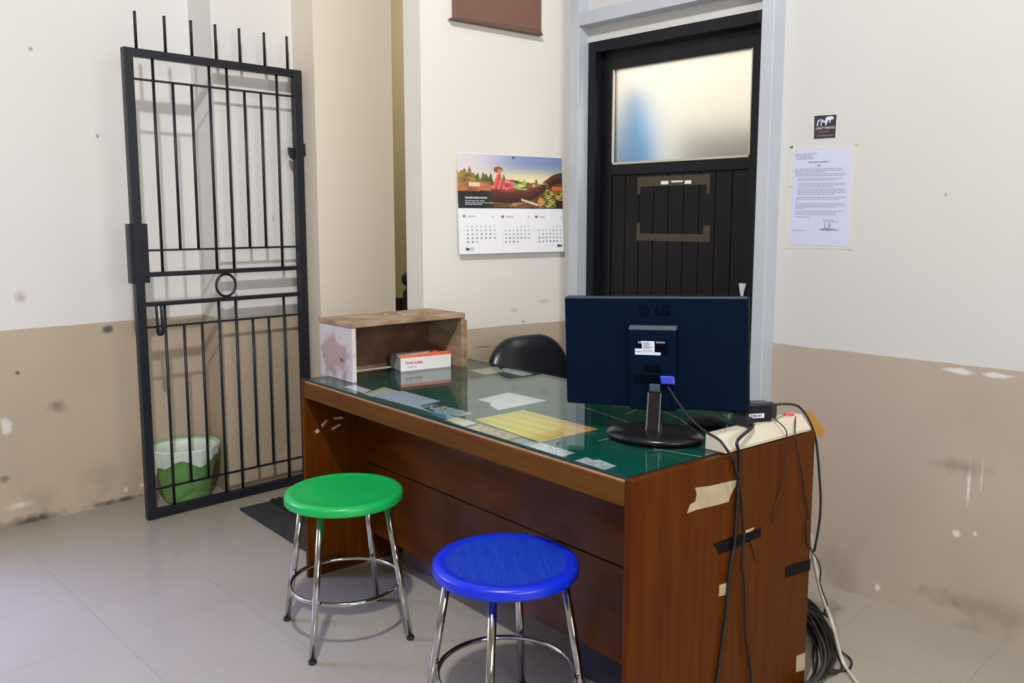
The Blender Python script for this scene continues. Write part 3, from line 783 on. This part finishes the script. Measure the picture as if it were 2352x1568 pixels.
MB(af).box((0, 0, 0), (ad_w * .84, .045, .050)).build('adapter_body', M['mon_gloss'], ad, bevel=.005, seg=3)
MB(af).box((ad_w * .84, .004, .008), (ad_w, .040, .046)).build('plug_end', M['rubber'], ad, bevel=.003)
o = MB(af).box((.014, -.0012, .012), (.058, -.0002, .024)).build('white_label', M['label_w'], ad); o['label'] = 'narrow white label on the black adapter'
MB().text('T70B-0FS', af(V((.018, -.0013, .0152))), ad_x, UP, .0085, .0004, bold=.0002).build('label_print', M['ink'], ad, recalc=False)
q0 = af(V((ad_w - .004, .022, .03)))


def backp(u, v, dy): return onplane(u, v, dk(V((W, D + dy, 0))), DV)


cord = [q0, q0 + V((.012, .01, .012))] + [backp(u, v, .02) for u, v in ((1830, 931), (1852, 953), (1866, 980))] + [backp(u, v, .05) for u, v in ((1874, 1010), (1878, 1040), (1882, 1090), (1885, 1141), (1883, 1191), (1875, 1242), (1870, 1266))]
MB().tube(spline(cord, 6), .0034, 8).build('adapter_cord', M['cable'], ad, smooth=True)
b = MB().tube(spline([af(V((ad_w - .01, .01, .01))), onR(1804, 985, .012), onR(1806, 1010, .010), onR(1804, 1040, .008), onR(1801, 1084, .006), onR(1794, 1124, .005), onR(1780, 1168, .004), onR(1774, 1202, .004)], 6), .0018, 6)
b.build('thin_lead', M['cable_br'], ad, smooth=True)

pw = thing('plugged_cable', 'black power cord hanging down from the near end of the power strip', 'power cord', ds(V((.02, .11, .044))))
pb = ds(V((.020, .128, .0440)))
b = MB().obox(pb + V((0, 0, .012)), DU, DV, UP, .020, .013, .012); b.build('plug', M['rubber'], pw, bevel=.004, seg=3)
MB().tube(spline([pb + DU * .012 + V((0, 0, .014)), ds(V((.046, .130, .046))), onR(1694, 1012, .012), onR(1698, 1040, .011), onR(1699, 1074, .009), onR(1697, 1107, .008), onR(1693, 1158, .007), onR(1690, 1202, .006), onR(1686, 1255, .006), onR(1680, 1282, .006), onR(1674, 1330, .006), onR(1668, 1404, .006), onR(1659, 1471, .006), onR(1646, 1568, .006), onR(1634, 1650, .006), onR(1630, 1700, .006)], 6), .0042, 8).build('cord', M['cable'], pw, smooth=True)

sl = MB().tube(spline([ds(V((.034, L_ - .03, .040))), onR(1826, 1000, .010), onR(1833, 1040, .008), onR(1841, 1084, .006), onR(1848, 1134, .005), onR(1857, 1185, .004), onR(1852, 1208, .004), onR(1853, 1242, .004)], 6) + spline([onR(1855, 1250, .006), backp(1872, 1276, .03), backp(1881, 1292, .05), backp(1885, 1312, .06), backp(1884, 1340, .07), backp(1901, 1390, .10)], 6), .002, 6)
tag(sl.build('thin_cord', M['cable'], smooth=True), 'thin dark cord hanging from the far end of the power strip', 'cord')
rd = MB().tube(spline([onR(*c6(1850, 1000), .002), onR(*c6(1880, 1090), .003), onR(*c6(1910, 1180), .004), onR(*c6(1930, 1290), .004)], 5), .0018, 6)
tag(rd.build('wire_stub', M['cable_br'], smooth=True), 'short dark red wire end sticking out below the black tape', 'wire')
ms_c = onz(1622, 975, KZ)
ms = MB(lambda p: ms_c + ax * p.x + V((-ax.y, ax.x, 0)) * p.y + V((0, 0, p.z)))
ms.lathe([(0, 0), (.030, 0), (.034, .006), (.030, .018), (.020, .028), (.0, .033)], (0, 0, 0), 32)
for v in ms.bm.verts:
    d_ = v.co - ms_c; k_ = d_.dot(ax); v.co += ax * k_ * .75
tag(ms.build('computer_mouse', M['rubber'], smooth=True), 'black computer mouse behind the monitor foot', 'mouse')

# white cable and the black bundle on the floor beside the desk
wc = [backp(1862, 1225, .04), backp(1868, 1276, .06), backp(1878, 1326, .09), backp(1891, 1376, .12), onz(1905, 1413, .16), onz(1915, 1444, .12), onz(1925, 1484, .06), onz(1938, 1524, .010), onz(1962, 1560, .005), onz(1985, 1590, .005)]
tag(MB().tube(spline(wc, 6), .0055, 8).build('white_cable', M['cable_w'], smooth=True), 'white cable trailing down behind the desk onto the floor', 'cable')
path = [(1820, 1385), (1858, 1412), (1884, 1450), (1898, 1490), (1897, 1525), (1878, 1556), (1845, 1575), (1800, 1600)]
bz = thing('cable_bundle', 'tangled bundle of black cables on the floor right of the desk', 'cable bundle', onz(1895, 1500, 0))
bz['label'] = 'tangled bundle of black cables on the floor right of the desk'
for k in range(22):
    jx = (hsh(k, 1) - .5) * 2; pts = []
    for i, (u, v) in enumerate(path):
        o_ = jx * (17 + 9 * hsh(k, i, 5)); z = .005 + .06 * hsh(k, 2) * (1 - abs(jx) * .7) * (1 - .08 * i)
        pts.append(onz(u + o_, v - .55 * o_ + 10 * (hsh(k, i, 8) - .5), z))
    MB().tube(spline(pts, 5), .0042, 6).build('cable', M['cable'] if k % 4 else M['cable_gr'], bz, smooth=True)
for lp_ in ([(1893, 1424, .05), (1912, 1452, .04), (1928, 1490, .02), (1948, 1508, .006), (1956, 1520, .005), (1950, 1536, .005), (1932, 1540, .005), (1905, 1535, .012)],
            [(1880, 1416, .05), (1902, 1440, .05), (1915, 1475, .03), (1924, 1505, .012), (1934, 1530, .006), (1920, 1545, .006), (1890, 1548, .02)],
            [(1880, 1470, .012), (1868, 1486, .006), (1868, 1520, .005), (1870, 1548, .006)],
            [(1862, 1395, .06), (1890, 1408, .10), (1902, 1416, .10), (1894, 1404, .16), (1899, 1386, .20)]):
    MB().tube(spline([onz(*p) for p in lp_], 6), .0034, 6).build('cable', M['cable'], bz, smooth=True)

# ------------------------------------------------------------------ things under the desk
pcx = MB(dk); pcx.box((1.12, .285, .0), (1.32, .66, .245)); pt = pcx.build('computer_case', M['pc'], bevel=.006); tag(pt, 'black computer case in the shadow under the right half of the desk', 'computer case')
b = MB(dk).box((.10, .35, 0), (.30, .62, .20)); tag(b.build('storage_carton', M['carton'], bevel=.004), 'dull mauve carton under the left half of the desk', 'carton')

# ------------------------------------------------------------------ stools
ST = .4715


def make_stool(c, ang, seat_m, label, inner=None):
    c = V((c[0], c[1], 0)); s_ = thing('round_stool', label, 'stool', c, 'round chrome-legged stools')
    R = .187
    prof = [(0, ST - .030), (R - .006, ST - .030), (R - .001, ST - .0295), (R, ST - .028), (R, ST - .023), (R, ST - .012), (R - .0015, ST - .007), (R - .006, ST - .0025), (R - .012, ST - .0005), (R - .018, ST), (R - .024, ST - .0006), (R - .03, ST - .002), (R - .034, ST - .003), (R - .06, ST - .0042), (R * .5, ST - .005), (0, ST - .006)]
    b = MB().lathe(prof, c, 72)
    if inner:
        for f in b.bm.faces:
            m_ = f.calc_center_median() - c
            if m_.z > ST - .02 and math.hypot(m_.x, m_.y) < R - .038: f.material_index = 1
    b.build('seat', [seat_m, inner] if inner else seat_m, s_, smooth=True)
    for k in range(4):
        a = ang + k * PI / 2; d_ = V((math.cos(a), math.sin(a), 0))
        lg = MB().tube([c + d_ * .148 + V((0, 0, ST - .029)), c + d_ * .222 + V((0, 0, .004))], .0108, 16).build('leg', M['chrome'], s_, smooth=True)
        MB().lathe([(0, 0), (.0115, 0), (.0125, .003), (.0122, .010), (0, .011)], c + d_ * .2225, 16).build('foot_cap', M['rubber'], lg, smooth=True)
    MB().tube([c + V((.1775 * math.cos(2 * PI * k / 64), .1775 * math.sin(2 * PI * k / 64), .168)) for k in range(64)], .0068, 10, True).build('foot_ring', M['chrome'], s_, smooth=True)
    return s_


make_stool((-2.233, 1.439), math.radians(28.9), M['green'], 'round stool with a bright green seat and chrome legs in front of the desk')
make_stool((-1.475, 1.425), math.radians(34), M['blue'], 'round stool with a royal blue seat and chrome legs, nearest the camera', M['blue_in'])

# ------------------------------------------------------------------ office chair behind the desk
ch_c = V((-2.10, 2.53, 0))
ch = thing('office_chair', 'black leather office chair tucked behind the desk under the calendar', 'office chair', ch_c)


def rrect(w, h, r, n=8):
    out = []
    for cx2, cy2, a0_ in ((w - r, h - r, 0), (-w + r, h - r, PI / 2), (-w + r, -h + r, PI), (w - r, -h + r, 1.5 * PI)):
        for k in range(n + 1): out.append((cx2 + r * math.cos(a0_ + PI / 2 * k / n), cy2 + r * math.sin(a0_ + PI / 2 * k / n)))
    return out


def pad(o, ux, uy, un, w, h, r, thk, bulge):
    b = MB(); o = V(o); rings = []
    for f_, z in ((1 - .06, 0), (1, thk * .3), (1, thk * .6), (.95, thk * .9), (.8, thk + bulge * .6), (.4, thk + bulge)):
        rings.append([b._v(o + ux * x * f_ + uy * y * f_ + un * z) for x, y in rrect(w, h, r)])
    for a, c in zip(rings, rings[1:]):
        n = len(a)
        for k in range(n): b.face([a[k], a[(k + 1) % n], c[(k + 1) % n], c[k]])
    b.face(rings[0][::-1]); b.face(rings[-1]); return b


bd = V((.10, .995, 0)).normalized(); bn_ = V((.995, -.10, 0)).normalized()
tilt = (UP * .985 - bn_ * .17).normalized()
pad(V((-2.445, 2.488, .632)), bd, tilt, bn_, .218, .215, .16, .055, .025).build('backrest', M['leather'], ch, smooth=True, subsurf=1)
pad(V((-2.17, 2.53, .43)), bn_, bd, UP, .24, .235, .09, .06, .02).build('seat', M['leather'], ch, smooth=True, subsurf=1)
MB().tube(spline([(-2.22, 2.52, .42), (-2.40, 2.51, .42), (-2.47, 2.50, .46), (-2.472, 2.50, .60)], 6), .016, 10).build('back_bracket', M['rubber'], ch, smooth=True)
MB().lathe([(0, .09), (.025, .09), (.025, .43), (0, .43)], (-2.14, 2.53, 0), 20).build('gas_column', M['rubber'], ch, smooth=True)
for k in range(5):
    a = 2 * PI * k / 5 + .3; d_ = V((math.cos(a), math.sin(a), 0)); c0 = V((-2.14, 2.53, 0))
    lg = MB().tube([c0 + V((0, 0, .10)), c0 + d_ * .23 + V((0, 0, .075))], .02, 10, r1=.014).build('base_arm', M['rubber'], ch, smooth=True)
    MB().tube([c0 + d_ * .23 + V((-d_.y, d_.x, 0)) * .018 + V((0, 0, .026)), c0 + d_ * .23 - V((-d_.y, d_.x, 0)) * .018 + V((0, 0, .026))], .0255, 16).build('caster', M['rubber'], lg, smooth=True)

# ------------------------------------------------------------------ on the walls
def wl(s, z, off=0.0): return WP + WA * s + V((0, 0, z)) + WN * off


# calendar
cl = thing('wall_calendar', 'large wall calendar with a floating market photo and three months below', 'calendar', wl(-.02, 1.18, .002))
(sA, zA), (sB, zB), (sC, zC), (sD, zD) = wsz(1047.7, 346), wsz(1291, 365), wsz(1290.7, 577), wsz(1050, 583)
c0s, c1s, cz0, cz1 = (sA + sD) / 2 - .002, (sB + sC) / 2 - .006, (zC + zD) / 2, (zA + zB) / 2; cm = cz0 + (cz1 - cz0) * .455
of = lambda z: .004 + .022 * ((cz1 - z) / .4) ** 1.3


def sheet(s, t_, e=0): z = cz0 + (cz1 - cz0) * t_; return wl(c0s + (c1s - c0s) * s, z, of(z) + e)


b = MB(); nu, nv = 6, 10
b.grid(lambda s, t_: sheet(s, t_), nu, nv)
b.build('calendar_pages', M['paper'], cl)
for off_ in (.004, .007):
    MB().grid(lambda s, t_: sheet(s, t_ * .5, -off_), 4, 4).build('rear_page', M['paper'], cl)


def sstep(a, b_, x):
    k = max(0, min(1, (x - a) / (b_ - a))); return k * k * (3 - 2 * k)


def lerp(a, b_, f): return tuple(x * (1 - f) + y * f for x, y in zip(a, b_))


def fbm(x, y): return sum((.5 ** k) * (math.sin(x * 7 * 2 ** k + 3.1 * k + 2 * math.sin(y * 5 * 2 ** k)) * math.sin(y * 9 * 2 ** k + 1.7 * k)) for k in range(4))


def picture(u, v):
    tn_ = fbm(u * 4, v * 4)
    sky = lerp((214, 208, 222), (126, 146, 190), sstep(.15, .7, u) * (1 - sstep(.25, .6, v))); sky = lerp(sky, (240, 226, 170), sstep(.12, .5, v) * (.55 + .45 * sstep(.2, .6, u)))
    if u < .3: sky = lerp(sky, (236, 226, 222), .5 * (1 - u / .3))
    c = sky
    top = .27 + .5 * u if u < .3 else .42 + .1 * sstep(.3, .6, u) - .02 * sstep(.8, 1, u)
    top += .07 * math.sin(u * 70) * math.sin(u * 31 + 1) + .03 * math.sin(u * 160)
    if v > top:
        c = lerp((70, 84, 46), (120, 118, 70), .5 + .5 * tn_)
        if u < .16: c = lerp(c, (196, 140, 70), .6 + .3 * tn_)
    if v > .56 - .06 * math.sin(u * 3): c = lerp((142, 92, 66), (92, 60, 48), .5 + .5 * tn_)
    if u < .3 and v > .5: c = lerp((190, 130, 80), (140, 84, 60), .5 + .5 * tn_)
    if .1 < u < .2 and .52 < v < .6: c = (236, 206, 160)
    if (u - .22) ** 2 / .0016 + (v - .66) ** 2 / .003 < 1: c = (206, 104, 76)
    boat = .63 + .10 * math.sin(PI * min(1, u * 1.1)) - .30 * sstep(.62, 1, u)
    if u > .2 and boat - .035 < v < boat + .16: c = lerp((94, 52, 44), (62, 34, 32), sstep(boat, boat + .14, v))
    if u > .2 and v > boat + .16: c = lerp((96, 70, 50), (164, 124, 84), max(0, .4 + .9 * tn_) * sstep(.3, .5, u) * (1 - sstep(.6, .75, u)))
    if .43 < u < .52 and .46 < v < .66: c = lerp((196, 70, 90), (226, 150, 150), .5 + .9 * tn_)
    if .52 <= u < .64 and .47 < v < .64: c = lerp((70, 104, 44), (186, 190, 110), .5 + .9 * tn_)
    if .70 < u < .86 and .5 < v < .59: c = lerp((214, 180, 150), (110, 74, 56), .5 + tn_)
    if u < .32 and v > .68: c = lerp((34, 38, 30), (66, 58, 44), sstep(.2, .34, u))
    if .30 < u < .44 and .58 < v < .645: c = lerp((160, 80, 70), (214, 150, 140), .5 + tn_)
    hx, hy = (u - .375) * 1.8, v - .49          # figure: skirt, torso, head and hat
    if .36 < v < .64 and abs(u - .377) < .020 + .035 * sstep(.36, .6, v): c = lerp((206, 60, 60), (226, 120, 116), .5 + .5 * math.sin(u * 140 + v * 20))
    if (u - .38) ** 2 / .0005 + (v - .31) ** 2 / .0022 < 1: c = (214, 120, 96)
    if (u - .372) ** 2 / .0019 + (v - .275) ** 2 / .0030 < 1 and not ((u - .383) ** 2 / .0005 + (v - .31) ** 2 / .0022 < 1): c = (150, 74, 58)
    if u > .76 + .22 * (.95 - v) and v > .62: c = lerp((74, 66, 34), (206, 190, 96), max(0, min(1, .45 + 1.1 * fbm(u * 9, v * 9))))
    if u > .895 and .57 < v < .69: c = lerp((204, 112, 60), (150, 76, 44), sstep(.6, .69, v))
    if (u - .775) ** 2 / .0007 + (v - .87) ** 2 / .008 < 1: c = (206, 144, 78)
    if .585 < u < .75 and abs(v - (.83 + (u - .585) * .62)) < .022: c = (226, 196, 164)
    if u > .93 and v > .84: c = (60, 36, 34)
    if v > .975: c = lerp(c, (40, 30, 30), .7)
    return tuple(max(0, min(255, x)) for x in c)


nu, nv = 190, 92
zt = cz1 - .003
b = MB().grid(lambda s, t_: (lambda z: wl(c0s + .001 + (c1s - c0s - .002) * s, z, of(z) + .0006))(cm + (zt - cm) * t_), nu, nv)
o = b.build('photo_print', M['print'], cl); me = o.data; ca = me.color_attributes.new('print', 'FLOAT_COLOR', 'CORNER')
for f in me.polygons:
    c = lin(picture((f.index % nu + .5) / nu, 1 - (f.index // nu + .5) / nv))
    for li in f.loop_indices: ca.data[li].color = (*c, 1)
if me.polygons[0].normal.dot(WN) < 0: me.flip_normals()
b = MB()
cp = lambda x, y: (c0s + (x - 150) / 1265 * (c1s - c0s), cz1 - (y - 140) / 1225 * (cz1 - cz0))   # photo crop -> calendar sheet


def ctext(b, string, x, y, size, bold=0, align='LEFT'):
    s_, z = cp(x, y); b.text(string, wl(s_, z, of(z) + .0009), WA, UP, size, .0002, bold, align)


b = MB(); ctext(b, 'TRADISI PASAR APUNG', 228, 690, .0105, .0004); b.build('caption', M['paper'], cl, recalc=False)
b = MB()
for y, x1 in ((722, 450), (745, 560), (765, 430)):
    x = 230
    while x < x1:
        w_ = 20 + 40 * hsh(x, y); s_, z = cp(x, y); s2, _ = cp(min(x + w_, x1), y)
        b.prism([wl(s_, z, of(z) + .0009), wl(s2, z, of(z) + .0009), wl(s2, z + .003, of(z) + .0009), wl(s_, z + .003, of(z) + .0009)], WN * .0001); x += w_ + 9
b.build('caption_lines', M['label_w'], cl)
for mi, (nm, mon, first, days, x0_, y0_, dx_) in enumerate((('01', 'JANUARI', 0, 31, 245, 1030, 51.5), ('02', 'FEBRUARI', 3, 29, 686, 1036, 47), ('03', 'MARET', 4, 31, 1098, 1038, 45.5))):
    b = MB(); ctext(b, nm, x0_ - 45, y0_ - 113, .0135, .0006); b.build('month_number', M['ink'], cl, recalc=False)
    b = MB(); ctext(b, mon, x0_ + 8, y0_ - 115, .0095); ctext(b, '2024', x0_ + 270 + (10 if mi == 0 else 0), y0_ - 112, .007); b.build('month_name', M['ink_g'], cl, recalc=False)
    b = MB(); b2 = MB()
    for d_ in range(1, days + 1):
        k = first + d_ - 1; r, c_ = k // 7, k % 7
        ctext(b2 if c_ == 6 else b, str(d_), x0_ + c_ * dx_, y0_ + r * 47 + 10, .0098, .0002, 'CENTER')
    b.build('dates', M['ink'], cl, recalc=False)
    for r in range(5): ctext(b2, str(r + 1 + mi * 4), x0_ - 34, y0_ + r * 47 + 8, .006, 0, 'CENTER')
    b2.build('dates', M['ink_g'], cl, recalc=False)
b = MB(); ctext(b, '2024', 1322, 1300, .0135, .0009); b.build('year', M['ink'], cl, recalc=False)
b = MB(); ctext(b, 'bg', 218, 1318, .017, .001); b.build('printed_logo', M['ink'], cl, recalc=False)
b = MB(); ctext(b, 'KOPI', 262, 1306, .010); ctext(b, 'kapal', 262, 1326, .009); b.build('printed_logo', M['ink_g'], cl, recalc=False)
s_, z = cp(802, 170); b = MB().sphere(wl(s_, z, .006), .0055, 12).tube([wl(s_, z, 0), wl(s_, z, .01)], .003)
b.build('nail', M['steel'], cl, smooth=True)

# brown board high on the partition
bw = thing('wall_board', 'brown board with a wider bottom lip hanging high above the calendar', 'board', wl(-.07, 2.08, .01))
(sl0, zl0), (sl1, zl1), (sb0, _z), (sb1, zb1) = wsz(1033, 47), wsz(1243, 85), wsz(1042, 0), wsz(1240, 75)
z0_, z1_ = zb1 + .003, 2.65
sl0 -= .012; sl1 -= .012; sb0 -= .01; sb1 -= .01
MB().hexa([wl(sb0, z0_, .001), wl(sb1, z0_, .001), wl(sb1, z0_, .024), wl(sb0, z0_, .024), wl(sb0, z1_, .001), wl(sb1, z1_, .001), wl(sb1, z1_, .024), wl(sb0, z1_, .024)]).build('board', M['brown'], bw, bevel=.002)
MB().hexa([wl(sl0, zl0, .001), wl(sl1, zl1, .001), wl(sl1, zl1, .034), wl(sl0, zl0, .034), wl(sl0 + .011, z0_, .001), wl(sl1 - .009, z0_, .001), wl(sl1 - .009, z0_, .028), wl(sl0 + .011, z0_, .028)]).build('bottom_lip', M['brown_lip'], bw, bevel=.002)

# notice in a plastic sleeve on the right wall
nt_ = thing('wall_notice', 'typed bluish white notice in a plastic sleeve on the right wall', 'notice', (-1.38, YD, 1.22))
yq = YD - .0004


def quad_y(px, y, d_): return MB().prism([V((x, y, z)) for x, z in px], (0, d_, 0))


quad_y(((-1.502, 1.587), (-1.261, 1.580), (-1.267, 1.223), (-1.514, 1.220)), yq, -.0006).build('plastic_sleeve', M['sleeve'], nt_)
NP = [V((-1.487, yq - .0008, 1.577)), V((-1.274, yq - .0008, 1.573)), V((-1.272, yq - .0008, 1.232)), V((-1.490, yq - .0008, 1.234))]
MB().prism(NP, (0, -.0008, 0)).build('paper_sheet', M['paper_b'], nt_)


def npt(s, t_): return (NP[0] * (1 - s) + NP[1] * s) * (1 - t_) + (NP[3] * (1 - s) + NP[2] * s) * t_ + V((0, -.0010, 0))


b = MB(); bk = MB(); cs = lambda x, y: ((x - 195 + .052 * (y - 440)) / (585 + .005 * (y - 440)), (y - 438) / 962)
rows = [(640, 205, 690), (656, 205, 690), (672, 205, 520), (690, 205, 710), (706, 205, 700), (735, 235, 690), (750, 235, 640), (784, 235, 705), (800, 235, 705), (818, 235, 590), (840, 228, 705), (856, 228, 705), (872, 228, 705), (890, 228, 600), (920, 215, 705), (936, 215, 660), (955, 210, 240), (982, 208, 705), (998, 208, 705), (1014, 208, 620), (1028, 208, 300), (1056, 205, 695), (1072, 205, 620), (1090, 205, 610), (1116, 205, 350)]


def words(b, y, xa, xb, h, tag_):
    x = xa
    while x < xb - 6:
        w_ = min(14 + 40 * hsh(x, y, tag_), xb - x); s0_, t0_ = cs(x, y); s1_, t1_ = cs(x + w_, y + h)
        b.prism([npt(s0_, t0_), npt(s1_, t0_), npt(s1_, t1_), npt(s0_, t1_)], (0, -.0001, 0)); x += w_ + 6


for y, xa, xb in rows: words(b, y, xa, xb, 7, 1)
b.build('body_text', M['ink_b'], nt_); b = MB()
for y, xa, xb in ((490, 205, 430), (506, 205, 385), (522, 215, 395), (538, 215, 390)): words(b, y, xa, xb, 8, 2)
b.build('letterhead', M['ink_b'], nt_); b = MB()
for y, xa, xb in ((1140, 490, 610), (1158, 490, 640)): words(b, y, xa, xb, 8, 2)
b.build('closing_text', M['ink_b'], nt_); b = MB()
for y, xa, xb in ((1250, 178, 305),): words(b, y, xa, xb, 8, 2)
b.build('footnote', M['ink_b'], nt_)
for y, xa, xb in ((572, 345, 545), (605, 430, 470)): words(bk, y, xa, xb, 10, 3)
bk.build('heading', M['ink_g'], nt_); bk = MB()
for y, xa, xb in ((1238, 455, 640),): words(bk, y, xa, xb, 9, 4)
bk.build('signature_name', M['ink_g'], nt_)
b = MB()
for pts in (((510, 1175), (505, 1215), (520, 1245), (545, 1240), (560, 1185), (548, 1180), (550, 1235)), ((465, 1240), (520, 1225), (560, 1238), (600, 1228))):
    b.tube(spline([npt(*cs(x, y)) for x, y in pts], 4), .0012, 5)
b.build('signature', M['ink_g'], nt_)
for u, v in ((1818, 338), (1966, 332), (1816, 429), (1952, 572)):
    p = ony(u, v, yq - .001); MB().box((p.x - .006, p.y - .0008, p.z - .003), (p.x + .006, p.y, p.z + .003)).build('tape_tab', M['steel'] if u == 1818 else M['cream_pl'], nt_)

# black sticker above the notice
sk = thing('wall_sticker', 'small square black sticker with white lettering above the notice', 'sticker', (-1.376, YD, 1.606))
quad_y(((-1.418, 1.6885), (-1.3345, 1.6866), (-1.3355, 1.6045), (-1.416, 1.6055)), yq, -.0005).build('sticker_border', M['paper'], sk)
quad_y(((-1.4165, 1.687), (-1.336, 1.685), (-1.337, 1.606), (-1.4145, 1.607)), yq - .0005, -.0005).build('sticker_face', M['sticker'], sk)
b = MB(); XX, ZZ = V((1, 0, 0)), V((0, 0, 1))
b.text("I'M", (-1.408, yq - .0012, 1.651), XX, ZZ, .031, .0001, .0006, shear=.2); b.text('LIGHT WHOLE', (-1.409, yq - .0012, 1.639), XX, ZZ, .0102, .0001, .0002, shear=.15)
hnd = [(-1.375, 1.655), (-1.371, 1.652), (-1.367, 1.662), (-1.366, 1.668), (-1.362, 1.668), (-1.359, 1.657), (-1.356, 1.662), (-1.356, 1.669), (-1.347, 1.669), (-1.345, 1.678), (-1.355, 1.681), (-1.368, 1.680), (-1.374, 1.676), (-1.377, 1.664)]
b.prism([V((x, yq - .0012, z)) for x, z in hnd], (0, -.0002, 0))
b.build('white_lettering', M['label_w'], sk, recalc=False)
b = MB(); b.prism([V((x, yq - .0011, z)) for x, z in ((-1.398, 1.634), (-1.362, 1.635), (-1.357, 1.629), (-1.366, 1.625), (-1.395, 1.624), (-1.402, 1.629))], (0, -.0002, 0)); b.build('red_mark', mat('dull_red', (112, 66, 74), .5), sk)
b = MB()
for k in range(6): b.box((-1.402 + k * .010, yq - .0013, 1.614), (-1.402 + k * .010 + .0075, yq - .0011, 1.6185))
b.build('small_lettering', M['ink_g'], sk)

# ------------------------------------------------------------------ light
def light(kind, name, loc, energy, col, **kw):
    l = bpy.data.lights.new(name, kind); l.energy = energy; l.color = col
    for k, v_ in kw.items(): setattr(l, k, v_)
    o = bpy.data.objects.new(name, l); COL.objects.link(o); o.location = loc; return o


light('POINT', 'ceiling_bulb', (-.38, .0, 3.78), 340, (1.0, .985, .975), shadow_soft_size=.065)
o = light('AREA', 'added_side_fill', (2.6, .35, 1.8), 96, (.985, .985, 1.0), shape='RECTANGLE', size=2.4, size_y=1.7); o.rotation_euler = V((-1, .02, .05)).to_track_quat('-Z', 'Y').to_euler()  # added fill to brighten left wall and partition; no window is built here
o = light('AREA', 'doorway_daylight', (-4.55, -.25, 1.7), 30, (.40, .46, 1.0), shape='RECTANGLE', size=1.1, size_y=1.1, spread=1.35); o.rotation_euler = V((1, .55, -1.15)).to_track_quat('-Z', 'Y').to_euler()
light('POINT', 'office_bulb', (-1.35, 3.75, 2.7), 70, (1.0, .955, .86), shadow_soft_size=.1)
light('POINT', 'stair_bulb', (-4.9, 3.2, 3.0), 52, (1.0, .97, .92), shadow_soft_size=.1)
w = bpy.data.worlds.new('world'); S.world = w; w.use_nodes = True
w.node_tree.nodes['Background'].inputs[0].default_value = (.55, .68, 1.0, 1); w.node_tree.nodes['Background'].inputs[1].default_value = .35
S.view_settings.view_transform = 'Standard'; S.view_settings.look = 'None'; S.view_settings.gamma = 1; S.view_settings.use_curve_mapping = False
S.view_settings.exposure = 0.0
